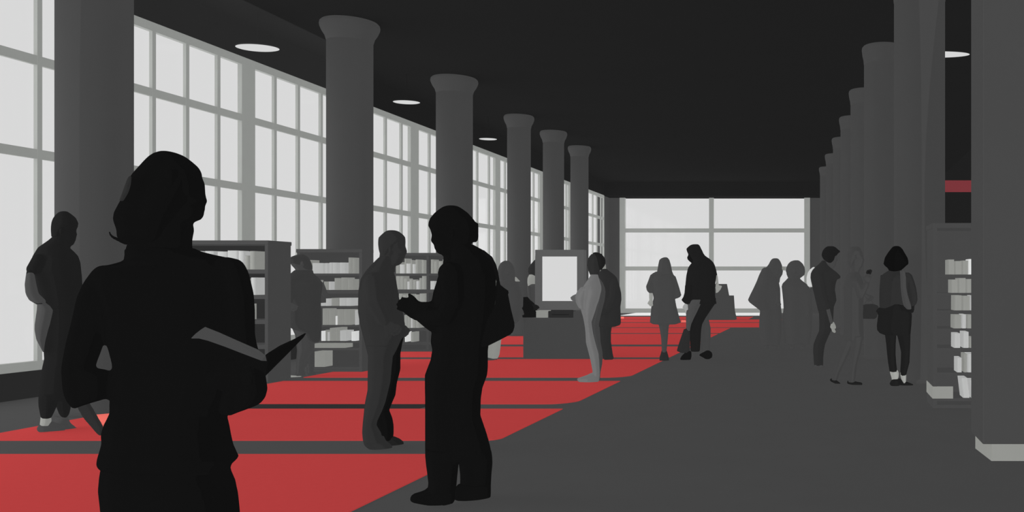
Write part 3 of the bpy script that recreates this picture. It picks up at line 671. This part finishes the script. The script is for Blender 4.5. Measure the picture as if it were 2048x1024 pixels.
bm = NB(); pill(bm, [(620, 1066, 1072), (616, 1066, 1079), (612, 1066, 1077), (609, 1066, 1071)], d, .06, -.02); obj('flap', bm, D31, t, True)

# ---- 9 dark coat person, behind the pale one
p = Person('person in charcoal knee-length coat standing behind the pale robed person', 14.6, 1217, D45, .011)
p.loft('body', [(507, 1196, 1203, .03), (511, 1190, 1206, .07), (520, 1188, 1209, .085), (530, 1189, 1208, .08), (538, 1190, 1205, .06)], .08)
p.loft('neck_scarf', [(527, 1196, 1211), (532, 1196, 1212), (540, 1195, 1212.5), (543, 1195, 1212)], .065, .01, tone(140), core=True); p.lab['neck_scarf'] = 'pale collar scarf'
p.loft('coat', [(538, 1203, 1214, .08), (541, 1200, 1217, .1), (546, 1198, 1224, .13), (551, 1197, 1230, .16), (556, 1196, 1234, .18), (571, 1196, 1239, .19), (586, 1196, 1242.5, .19), (599, 1196, 1243, .18), (613, 1196, 1241, .17), (630, 1196, 1241.5, .165), (646, 1195, 1242, .165), (650, 1195, 1240, .16), (653.5, 1196, 1230, .155)], .15, 0, D45)
p.tube('coat', [(1228, 565, -.16, 8), (1226, 595, -.18, 7.5), (1216, 618, -.2, 6.5)]); p.hand(1214, 620, -.2, -7, 4)
p.loft('trousers', [(645, 1198, 1226, .13), (655, 1199, 1223.5, .12), (665, 1200, 1222, .11), (683, 1201, 1222, .1), (707, 1204, 1225.5, .09), (718, 1206, 1228, .085)], .1, 0, D45)
p.tube('shoe', [(1222, 717, -.04, 4.5), (1212, 718, -.06, 4.2)], D45, core=False); p.tube('shoe', [(1222, 717, .05, 4.5), (1212, 718, .04, 4.2)], core=False)
p.finish()

# ---- 8 pale robed person touching the screen
GP = tone(108)
p = Person('person in pale grey robe and dark hair touching the lit screen', 11.4, 1185, D45, .010)
p.loft('body', [(508, 1183, 1192, .05), (512, 1179, 1198, .07), (519, 1175.3, 1202, .08), (526, 1174.3, 1202, .08), (532, 1174, 1202, .07), (539, 1176, 1201, .06), (545, 1178, 1199, .055), (550, 1180, 1196, .05), (553, 1184, 1192, .04)], .08)
p.tube('body', [(1175, 531, 0, 1.8)]); p.loft('body', [(545, 1182, 1198), (565, 1182, 1198)], .05)
p.loft('hair', [(504.5, 1188, 1195, .03), (506.5, 1185, 1200, .06), (510, 1186, 1205, .082), (515, 1188, 1209, .092), (520, 1190, 1211, .096), (528, 1193, 1211, .096), (532, 1195, 1209, .09), (535, 1197, 1206.5, .08), (540, 1198, 1203, .06)], .09, .01, D31, core=False)
p.loft('cardigan', [(556, 1190, 1199, .1), (566, 1190, 1206, .13), (576, 1190, 1210, .15), (583, 1190, 1211, .15), (592, 1190, 1210.5, .15), (602, 1189, 1209, .14), (625, 1184, 1203, .13), (647, 1179, 1198, .12), (665, 1182, 1198, .1), (690, 1188, 1202.5, .08), (707, 1193, 1205.5, .07), (728, 1194, 1204.5, .06), (745, 1190, 1201, .05), (760, 1190, 1200, .05)], .12, .08, G68, core=True); p.lab['cardigan'] = 'darker grey long cardigan back'
p.loft('robe', [(549, 1181, 1196, .055), (555, 1178.5, 1197.5, .08), (563, 1173, 1200, .12), (572, 1167, 1202.5, .15), (580, 1165, 1203, .16), (590, 1164.5, 1200.5, .155), (600, 1163, 1198, .15), (612, 1162, 1193.5, .14), (621, 1162, 1191, .13), (634, 1166, 1186.5, .12), (644, 1168, 1183, .11), (656, 1170, 1184.5, .1), (668, 1171, 1186.5, .09), (686, 1172, 1191, .085), (707, 1177.5, 1197, .08), (721, 1181, 1198.3, .075), (742, 1185, 1199.5, .07), (752, 1184, 1199.5, .06)], .12, -.06, GP)
p.lab['robe'] = 'pale grey robe and trousers'
p.loft('robe', [(574, 1162, 1180), (583, 1154, 1178), (592, 1150, 1176), (601, 1150, 1172), (610, 1154, 1170), (617, 1158, 1170)], .05, -.13)
p.m['hand_shade'] = GP; p.parts['hand_shade'] = NB(); p.hand(1157, 590, -.13, -10, 7, thumb=-1, curl=.3, size=.13, part='hand_shade')
p.parts['hand'] = p.parts.pop('hand_shade'); p.m['hand'] = tone(95)
p.tube('robe', [(1190, 580, .12, 7), (1186, 605, .12, 6.5)], core=True)
p.loft('shoe', [(746, 1182, 1199.5), (750, 1174, 1199.8), (754, 1162, 1199.5), (757, 1153.5, 1199), (761, 1154.5, 1198.5), (764, 1157, 1197)], .05, -.06, GP, core=False); p.lab['shoe'] = 'pale grey shoe'
p.finish()

# ---- 10 woman with long hair walking to the far window
p = Person('long-haired woman in grey coat and skirt with dark boots, left of the hooded man', 14.4, 1329, G68, .011)
p.loft('body', [(519, 1321, 1338, .07), (530, 1319, 1340, .085), (540, 1320, 1339, .07), (552, 1322, 1337, .06)], .08)
p.loft('hair', [(514.5, 1328, 1334, .03), (516.5, 1322.5, 1336.5, .06), (520, 1318.5, 1339, .085), (529, 1316.5, 1341.8, .095), (538, 1315, 1343.5, .095), (546, 1313.5, 1345, .09), (555, 1314, 1344, .08)], .09, -.01, G68, core=False)
p.loft('coat', [(543, 1312, 1345, .08), (547, 1304.5, 1346, .1), (553, 1301, 1349.5, .12), (561, 1299, 1353.5, .14), (575, 1303, 1356, .14), (590, 1306, 1353, .13), (597, 1307, 1350, .125), (613, 1302.5, 1353, .135), (630, 1301, 1357.5, .15), (645, 1299.5, 1362, .16), (648.5, 1306, 1352, .15)], .13, 0, G68)
p.loft('coat', [(549, 1301, 1312), (561, 1296.5, 1311), (573, 1291.8, 1310), (581, 1293.5, 1309), (586, 1298, 1308)], .055, -.03)
p.loft('coat', [(552, 1342, 1351), (561, 1345, 1354), (575, 1346, 1358.5), (590, 1346, 1362.8), (594, 1348, 1360.5), (597, 1349, 1354)], .05, -.03)
p.loft('sleeve_cuff', [(584, 1298, 1306), (596, 1298, 1306), (604, 1299.5, 1305), (609, 1301, 1304)], .03, -.03, tone(150), core=False); p.lab['sleeve_cuff'] = 'pale forearm cuff'
p.hand(1302, 600, -.03, 0, 8, size=.12, part='sleeve_cuff'); p.hand(1354, 592, -.04, -6, 2, size=.12)
p.loft('body', [(640, 1316, 1340), (648, 1317, 1338.5), (660, 1319.5, 1337), (675, 1322, 1336), (690, 1323, 1334.5), (704, 1323.5, 1333)], .07)
p.loft('boot', [(701, 1323, 1333.5), (707, 1321.5, 1335.5), (714, 1319, 1337.5), (720, 1318.8, 1338), (725, 1319, 1338)], .06, 0, D45, core=True); p.lab['boot'] = 'dark boots'
p.finish()

# ---- 11 hooded man
p = Person('hooded man in black jacket leaning left in front of the far window', 14.6, 1398, tone(24), .010)
p.loft('body', [(497, 1376, 1398, .07), (506, 1376.5, 1398, .08), (511, 1376, 1398, .06), (515, 1373.8, 1398, .045), (519, 1375, 1398, .055), (523, 1379, 1396, .055), (526, 1383, 1394, .05), (535, 1384, 1400, .06)], .08)
p.loft('hood', [(488.5, 1386, 1396, .04), (490, 1381, 1398.5, .06), (493, 1377, 1400.5, .08), (497.5, 1372.5, 1402.5, .095), (502, 1373.5, 1405, .1), (507, 1375.5, 1407, .1), (512, 1379, 1411, .1), (518, 1382, 1420, .11), (524, 1384, 1426, .12), (530, 1383, 1430, .13)], .1, 0, D31, core=False)
p.loft('jacket', [(520, 1388, 1421, .1), (526, 1383, 1427, .13), (531, 1379, 1430, .15), (537, 1375.5, 1431.5, .165), (551, 1372.5, 1433, .18), (565, 1371, 1431, .175), (580, 1370, 1430, .165), (592, 1369.5, 1430.5, .16), (599, 1369, 1431.5, .155), (605, 1371, 1433, .15), (608, 1372, 1433, .14)], .16, 0, D31)
p.loft('jacket', [(570, 1370, 1384), (585, 1369, 1383), (594, 1366.5, 1382), (600, 1362.5, 1382), (604, 1366, 1381), (608, 1371, 1380)], .05, -.14)
p.tube('jacket', [(1426, 540, .1, 6.5), (1430, 552, .1, 5)])
p.tube('arm', [(1432.5, 553, .05, 3.2), (1434, 562, 0, 2.8), (1435, 572, -.02, 2.6)], tone(150), core=False); p.tube('body', [(1424, 545, .06, 5), (1430, 553, .05, 3), (1434, 562, 0, 2.4), (1434, 572, -.02, 2.4)]); p.lab['arm'] = 'pale bare forearm and hand'
p.loft('arm', [(571, 1434, 1444), (574, 1433, 1444), (579, 1431.5, 1441.5), (584, 1431.2, 1437), (586, 1431.2, 1434)], .02, -.02, core=False); p.hand(1434, 570, -.02, 4, 8, size=.10, part='arm')
p.loft('glove', [(606, 1370, 1374), (614, 1370, 1374), (620, 1370.3, 1373.5), (627, 1370.5, 1372.5)], .03, -.14, tone(160), core=False); p.tube('body', [(1380, 585, -.10, 5), (1374, 598, -.13, 3.5), (1372, 609, -.13, 2.6)]); p.hand(1372, 608, -.13, 0, 8, size=.12, part='glove'); p.lab['glove'] = 'pale hand'
p.loft('trousers', [(596, 1390, 1432, .14), (606, 1391, 1431.5, .14), (615, 1393, 1425, .13), (624, 1392, 1419, .12), (636, 1387, 1411, .11), (648, 1382, 1404.5, .1), (656, 1380, 1403, .095), (666, 1379, 1402, .09), (685, 1380, 1401, .085), (700, 1381, 1400, .08), (703, 1382, 1399, .08)], .12, .03, D31)
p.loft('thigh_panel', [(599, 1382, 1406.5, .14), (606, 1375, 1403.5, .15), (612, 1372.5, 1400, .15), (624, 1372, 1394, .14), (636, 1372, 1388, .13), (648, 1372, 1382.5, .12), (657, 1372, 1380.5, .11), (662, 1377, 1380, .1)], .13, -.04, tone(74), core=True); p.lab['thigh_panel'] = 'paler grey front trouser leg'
p.loft('trouser_flare', [(658, 1367.5, 1377), (663, 1366, 1380), (680, 1360, 1380), (694, 1355.5, 1380), (702, 1353.3, 1380), (705.5, 1362, 1376)], .075, -.04, D45, core=True); p.lab['trouser_flare'] = 'charcoal flared trouser bottom'
p.loft('far_trouser_leg', [(606, 1400, 1431), (625, 1400, 1421), (640, 1399, 1418), (656, 1399, 1421.5), (675, 1400, 1421.5), (695, 1402, 1420), (706, 1404, 1420)], .07, .12, G68, core=True); p.lab['far_trouser_leg'] = 'grey far leg'
p.loft('shoe', [(702, 1374, 1382.5), (706, 1369, 1383), (712, 1363, 1383.3), (718, 1359.8, 1382), (721, 1362, 1380.5)], .05, -.04, tone(24), core=False)
p.loft('shoe', [(701, 1413, 1418.5), (704, 1407.5, 1423), (708, 1399.5, 1425), (711, 1398, 1425), (715, 1406, 1424), (718, 1411, 1419)], .05, -.06, core=False)
p.finish()

# ---- 12, 13 couple by the window
p = Person('grey figure in wide cape, left of the couple at the far window', 16.7, 1540, G68, .012)
p.loft('body', [(522, 1545, 1560, .06), (530, 1542, 1564, .08), (537, 1542, 1565.3, .08), (543, 1543, 1566, .06), (549, 1545, 1565, .06), (556, 1547, 1560.5, .055), (566, 1545, 1559, .055)], .08)
p.loft('hood', [(516.5, 1547, 1555, .03), (518.5, 1543, 1558, .06), (523, 1540, 1561, .085), (529, 1537, 1563.5, .095), (536, 1531, 1565, .1), (541, 1528, 1564, .1), (548, 1530, 1560, .1), (556, 1530, 1556, .095)], .09, .01, G68, core=False)
p.loft('cape', [(535, 1528, 1540, .08), (538, 1524, 1545, .1), (550, 1518, 1553, .13), (563, 1513, 1557.5, .16), (577, 1506.5, 1560.5, .18), (590, 1500, 1561, .19), (600, 1495.5, 1561, .19), (605, 1499, 1561.5, .18), (613, 1509.5, 1562, .17), (621, 1520, 1563, .16), (635, 1518.5, 1564, .155), (655, 1518, 1563, .15), (675, 1520, 1562, .15), (690, 1522, 1560, .14)], .15, 0, G68)
p.tube('hair_bobble', [(1566.5, 536.5, -.01, 4.2)], tone(140), core=False); p.lab['hair_bobble'] = 'pale round bobble by the face'
p.tube('body', [(1548, 575, -.05, 6), (1555, 590, -.15, 4), (1555, 601, -.18, 3)]); p.hand(1555, 600, -.18, 3, 8, size=.14)
p.loft('body', [(680, 1525, 1540), (698, 1528, 1538)], .06); p.loft('body', [(680, 1543, 1558), (698, 1545, 1555)], .06)
p.tube('shoe', [(1533, 695, 0, 4), (1533, 696, -.1, 3.6)], G68, core=False); p.tube('shoe', [(1550, 695, 0, 4), (1551, 696, -.1, 3.6)], core=False)
p.finish()
p = Person('grey bareheaded figure in a coat, right of the couple at the far window', 16.7, 1594, G68, .012)
p.loft('body', [(524, 1584, 1600, .06), (532, 1575, 1608, .085), (541, 1572, 1609, .09), (549, 1573, 1608, .08), (556, 1576, 1601, .07), (560, 1578, 1598, .06), (570, 1576, 1602, .06)], .08)
p.loft('hair', [(520.5, 1588, 1597, .03), (523, 1581, 1601, .07), (528, 1576, 1606, .09), (535, 1572.5, 1609.5, .098), (543, 1571, 1610.5, .1), (550, 1580, 1609, .095), (556, 1585, 1601, .08)], .09, .01, G68, core=False); p.ear(1590, 544, -.095)
p.loft('coat', [(556, 1575.5, 1599, .08), (561, 1571, 1604, .11), (567, 1565, 1612, .15), (573, 1563, 1619, .17), (585, 1564.5, 1622, .18), (600, 1566, 1624, .18), (615, 1567, 1625, .17), (633, 1565, 1625, .165), (655, 1566, 1624, .16), (678, 1568, 1622, .155), (688, 1570, 1620, .15)], .16, 0, G68)
p.tube('body', [(1612, 600, -.05, 6), (1616, 615, -.14, 4), (1616, 629, -.17, 3)]); p.hand(1616, 628, -.17, -2, 8, size=.14)
p.loft('body', [(680, 1575, 1592), (698, 1578, 1589)], .06); p.loft('body', [(680, 1597, 1614), (698, 1599, 1610)], .06)
p.tube('shoe', [(1584, 695, 0, 4), (1584, 696, -.1, 3.6)], G68, core=False); p.tube('shoe', [(1605, 695, 0, 4), (1606, 696, -.1, 3.6)], core=False)
p.finish()

# ---- 14 man in peaked cap
p = Person('slim man in a peaked cap and charcoal clothes facing right', 13.3, 1650, G68, .010)
p.loft('body', [(500, 1648, 1672, .07), (510, 1646, 1673.5, .08), (516, 1647, 1674.5, .06), (520, 1649, 1676, .045), (524, 1652, 1673, .05), (530, 1654, 1672, .05), (537, 1656, 1668, .045)], .08); p.loft('body', [(520, 1650, 1666), (545, 1648, 1666)], .055)
p.loft('cap', [(492.5, 1655, 1667, .04), (495, 1650.5, 1672, .07), (499, 1647, 1676, .085), (502, 1645, 1680.5, .09), (504, 1644.5, 1680.5, .09), (507, 1643.5, 1676, .088), (511, 1643, 1673.5, .088), (518, 1646.5, 1670.5, .085), (523, 1650.5, 1667.5, .075), (526, 1655, 1664, .06)], .09, 0, D31, core=False); p.lab['cap'] = 'near black peaked cap and hair'
p.loft('jacket', [(521, 1644, 1651, .08), (528, 1638, 1655, .1), (534.5, 1630, 1661.5, .13), (540, 1624.5, 1667.5, .16), (546.6, 1621, 1673, .17), (555, 1620.3, 1677, .175), (562, 1621.5, 1673, .175), (570, 1623.5, 1671, .17), (580, 1626, 1670, .165), (592, 1629, 1672, .16), (601, 1631, 1673, .15), (613, 1634, 1668, .14), (622, 1636, 1667, .135)], .15, 0, D45)
p.loft('jacket', [(540, 1655, 1668), (546, 1656, 1675), (552, 1657, 1681), (556, 1658, 1681), (560, 1660, 1673)], .05, -.1)
p.tube('jacket', [(1640, 550, -.16, 7), (1645, 585, -.18, 6.5), (1655, 615, -.17, 5.5)]); p.tube('body', [(1655, 615, -.17, 4), (1663, 645, -.15, 3.5)])
p.loft('hand', [(645, 1664, 1667), (652, 1663, 1668), (658, 1662.5, 1669.5), (663, 1664, 1672), (666, 1668, 1671)], .02, -.15, tone(140), core=False); p.hand(1665, 646, -.14, 3, 9, size=.11, part='hand'); p.lab['hand'] = 'pale hand'
p.loft('trousers', [(612, 1634, 1668, .13), (628, 1638, 1667, .13), (650, 1638.5, 1666, .125), (662, 1638, 1662, .12), (675, 1632, 1656, .11), (688, 1627, 1650.5, .1), (701, 1626, 1648, .095), (715, 1627, 1646.5, .09), (728, 1628, 1646.5, .085), (733, 1629, 1646, .08)], .12, 0, D45)
p.loft('backpack', [(534, 1626, 1630), (539, 1620, 1630), (545, 1615.5, 1630), (555, 1613, 1630), (565, 1613, 1630), (571, 1615, 1628), (574, 1618, 1626)], .10, .07, tone(200), core=False); p.lab['backpack'] = 'white slim backpack edge'
p.tube('shoe', [(1632, 733, -.05, 4), (1644, 734, -.07, 3.6)], G68, core=False); p.tube('shoe', [(1634, 733, .07, 4), (1646, 734, .06, 3.6)], core=False)
p.finish()

# ---- 15 grey figure with black shoes and phone
p = Person('figure all in grey with black shoes, right of the man in the cap', 11.1, 1708, tone(65), .010)
p.loft('body', [(496, 1702, 1720, .06), (504, 1697, 1725, .08), (514, 1696, 1727, .085), (520, 1696, 1729.5, .06), (524, 1697, 1728, .06), (532, 1699, 1726, .06), (540, 1703, 1720, .05), (552, 1700, 1718, .06)], .08); p.ear(1710, 516, -.095)
p.loft('hair', [(493, 1705, 1716, .04), (496, 1700, 1721, .07), (503, 1695.5, 1724, .09), (513, 1694, 1718, .095), (524, 1694.5, 1710, .09), (532, 1697, 1706, .07)], .09, 0, tone(65), core=False)
p.loft('coat', [(546, 1698, 1718, .09), (552, 1692, 1722, .12), (560, 1688, 1726, .16), (575, 1686, 1728, .18), (600, 1687, 1727, .17), (630, 1688, 1726, .16), (660, 1687, 1727, .16), (680, 1686, 1728, .15)], .15, 0, tone(65))
p.tube('coat', [(1712, 565, -.14, 8), (1722, 590, -.16, 7), (1733, 568, -.14, 6)]); p.hand(1734, 566, -.14, 2, -10, thumb=-1, curl=.6, size=.14)
p.tube('coat', [(1710, 568, .14, 8), (1724, 586, .19, 5.5), (1734, 592, .215, 4)]); p.hand(1733, 592, .215, 6, 3, curl=.8, size=.12)
p.loft('trousers', [(672, 1688, 1712), (690, 1682, 1706), (720, 1673, 1692), (745, 1666, 1680), (760, 1663, 1675)], .08, .05, tone(65)); p.loft('trousers', [(672, 1702, 1727), (700, 1701, 1722), (730, 1699, 1714), (764, 1696, 1710)], .08, -.08)
p.tube('shoe', [(1663, 760, .05, 3.6), (1672, 764, .05, 3.8), (1678, 768, .05, 3.6)], D31, core=False); p.tube('shoe', [(1698, 764.5, -.08, 4.3), (1710, 766.5, -.08, 4), (1722, 768, -.08, 3.4)], core=False); p.lab['shoe'] = 'black shoes'
p.finish(); GR = p
t = thing('phone', 'small dark phone held up by the figure all in grey', 'phone', GR.pt(1738, 548, -.17))
pr = [(1732, 545), (1734, 540.5), (1741, 538.5), (1744.5, 541), (1742, 548), (1737.5, 551.5), (1733.5, 549)]
obj('case', prism(NB(), [GR.pt(x, y, -.2) for x, y in pr], GR.n * .012), D31, t)
obj('lens', rod(NB(), GR.pt(1738, 544, -.202), GR.pt(1738, 544, -.195), .008), BLK, t)
t = thing('handbag', 'charcoal handbag hanging beside the hip of the woman in shorts', 'handbag', GR.pt(1739, 638, .22))
bm = NB(); prism(bm, [GR.pt(x, y, .23) for x, y in [(1723, 637.5), (1721.5, 632), (1722.5, 620), (1725, 611.5), (1729, 609), (1746, 608), (1756, 611.5), (1757.5, 614), (1754, 634), (1750, 638)]], GR.n * .11)
bmesh.ops.bevel(bm, geom=bm.edges[:], offset=.006, segments=2, affect='EDGES'); obj('pouch', bm, D45, t)
bm = NB(); hp = [(1729, 610), (1731, 604), (1735, 600), (1741, 600), (1745, 604), (1747, 609)]
for a, b in zip(hp, hp[1:]): rod(bm, GR.pt(*a, .255), GR.pt(*b, .255), .007)
obj('handle', bm, tone(65), t)

# ---- 16 woman in shorts seen from behind
p = Person('black-haired woman in shorts and pale socks seen from behind on the right', 10.97, 1792, D31, .009)
p.loft('body', [(500, 1782, 1804, .06), (515, 1777, 1809, .08), (530, 1779, 1807, .08), (538, 1784, 1803, .06), (555, 1782, 1804, .06)], .08)
p.loft('hair', [(492, 1789, 1797, .03), (494, 1785, 1801, .06), (498, 1781.5, 1805, .085), (505, 1776, 1809, .1), (515, 1769.7, 1815, .11), (522, 1768, 1817, .115), (528, 1766.8, 1817, .115), (532, 1770, 1812, .11), (536, 1775, 1808, .105), (541.5, 1778, 1801, .09), (544, 1782, 1798, .07)], .1, -.01, BLK, core=False)
p.loft('jacket', [(540, 1779, 1803, .07), (543, 1774, 1808, .09), (548, 1766, 1814, .11), (555, 1762, 1820, .125), (562, 1760, 1818, .13), (580, 1760, 1816, .125), (600, 1759.5, 1814, .12), (611, 1759, 1810, .12), (616, 1759.5, 1778, .1)], .12, 0, D45)
p.loft('jacket', [(545, 1808, 1818), (550, 1806, 1824), (562, 1809, 1828.5), (574, 1811, 1832), (589, 1813, 1834.5), (601, 1816, 1835), (607, 1817, 1833), (612, 1819, 1829)], .055, -.01)
p.loft('jacket', [(550, 1761, 1772), (575, 1759, 1771), (600, 1758.5, 1771), (616, 1759, 1771)], .055, -.01); p.hand(1765, 614, .03, -2, 8, size=.14); p.hand(1825, 608, -.01, -2, 8, size=.13)
p.loft('bag_strap', [(541, 1799.5, 1810, .02), (552, 1800, 1812, .02), (575, 1801, 1813, .02), (590, 1802.5, 1816, .02), (603, 1804.5, 1820, .02), (612, 1807, 1823, .02), (619, 1814, 1823, .02)], .02, -.125, G68, core=False); p.lab['bag_strap'] = 'grey broad shoulder strap'
p.loft('shorts', [(608, 1775, 1806, .12), (612, 1768, 1811, .125), (617, 1759, 1818, .13), (622, 1757, 1823, .135), (631, 1756, 1824, .14), (650, 1753.5, 1823, .145), (660, 1754, 1822, .145), (666, 1759, 1821.5, .14), (670, 1769, 1821, .13)], .13, 0, D31)
p.loft('leggings', [(660, 1768, 1793.5), (671, 1770, 1792.5), (690, 1772.5, 1791.5), (707, 1774, 1791.3), (725, 1776, 1792.5), (743, 1779, 1794.5)], .075, -.02, D31)
p.loft('leggings', [(660, 1793, 1821.5), (671, 1794.5, 1821), (690, 1799, 1820.5), (704, 1802, 1820), (725, 1801.5, 1819), (740, 1800.5, 1815), (750, 1801, 1812.5)], .075, .02)
p.loft('sock', [(740, 1779.5, 1795.5), (746, 1780, 1798), (754, 1782.5, 1797.5), (764, 1784.5, 1793)], .05, -.02, tone(155)); p.loft('sock', [(744, 1800, 1812.5), (753, 1801, 1812.5), (766, 1805, 1812)], .045, .02); p.lab['sock'] = 'pale ankle sock'
p.loft('shoe', [(758, 1785, 1797), (763, 1781, 1798), (767, 1779, 1799), (771, 1781, 1799), (775, 1787, 1797)], .05, -.04, D31, core=False)
p.loft('shoe#far', [(757, 1796, 1800), (761, 1797, 1806), (765, 1797, 1818), (768.5, 1797, 1826.5), (771, 1798, 1826.5), (774, 1803, 1822)], .05, .03, D31, core=False)
p.finish()

# ================================================================ light
W = bpy.data.worlds.new('overcast_sky'); S.world = W; W.use_nodes = True
bg = W.node_tree.nodes['Background']; v = lin(220)
bg.inputs['Color'].default_value = (v, v, v, 1); bg.inputs['Strength'].default_value = 1.0
g = (1 + 5 ** .5) / 2
dirs = []
for a in (-1, 1):
    for b in (-g, g): dirs += [(0, a, b), (a, b, 0), (b, 0, a)]
SUN = 0.78
q = 1 / g
for a in (-1, 1):
    for b in (-1, 1):
        dirs += [(0, a * q, b * g), (a * q, b * g, 0), (b * g, 0, a * q)] + [(a, b, c) for c in (-1, 1)]
SUN = 1.155 * 12 / len(dirs)
for dv in dirs:
    L = bpy.data.lights.new('added_even_fill', 'SUN'); L.energy = SUN; L.angle = .5; L.use_shadow = False  # added shadowless fill from all sides, no such source in the room
    o = bpy.data.objects.new('added_even_fill', L); link(o)
    o.rotation_euler = Vector(dv).to_track_quat('Z', 'Y').to_euler(); o.location = (-3, 12, 3)

# ================================================================ camera
cam = bpy.data.cameras.new('camera'); cam.sensor_width = 36; cam.lens = F / 2048 * 36
cam.shift_x = -(VX - 1024) / 2048; cam.shift_y = (VY - 512) / 2048; cam.clip_end = 200; cam.clip_start = .05
co = bpy.data.objects.new('camera', cam); link(co); co.location = (0, 0, EYE); co.rotation_euler = (math.pi / 2, 0, 0)
S.camera = co
S.cycles.diffuse_bounces = 0      # one flat, even light as in the picture
vs = S.view_settings; vs.view_transform = 'Standard'; vs.look = 'None'; vs.gamma = 1; vs.exposure = 0; vs.use_curve_mapping = False
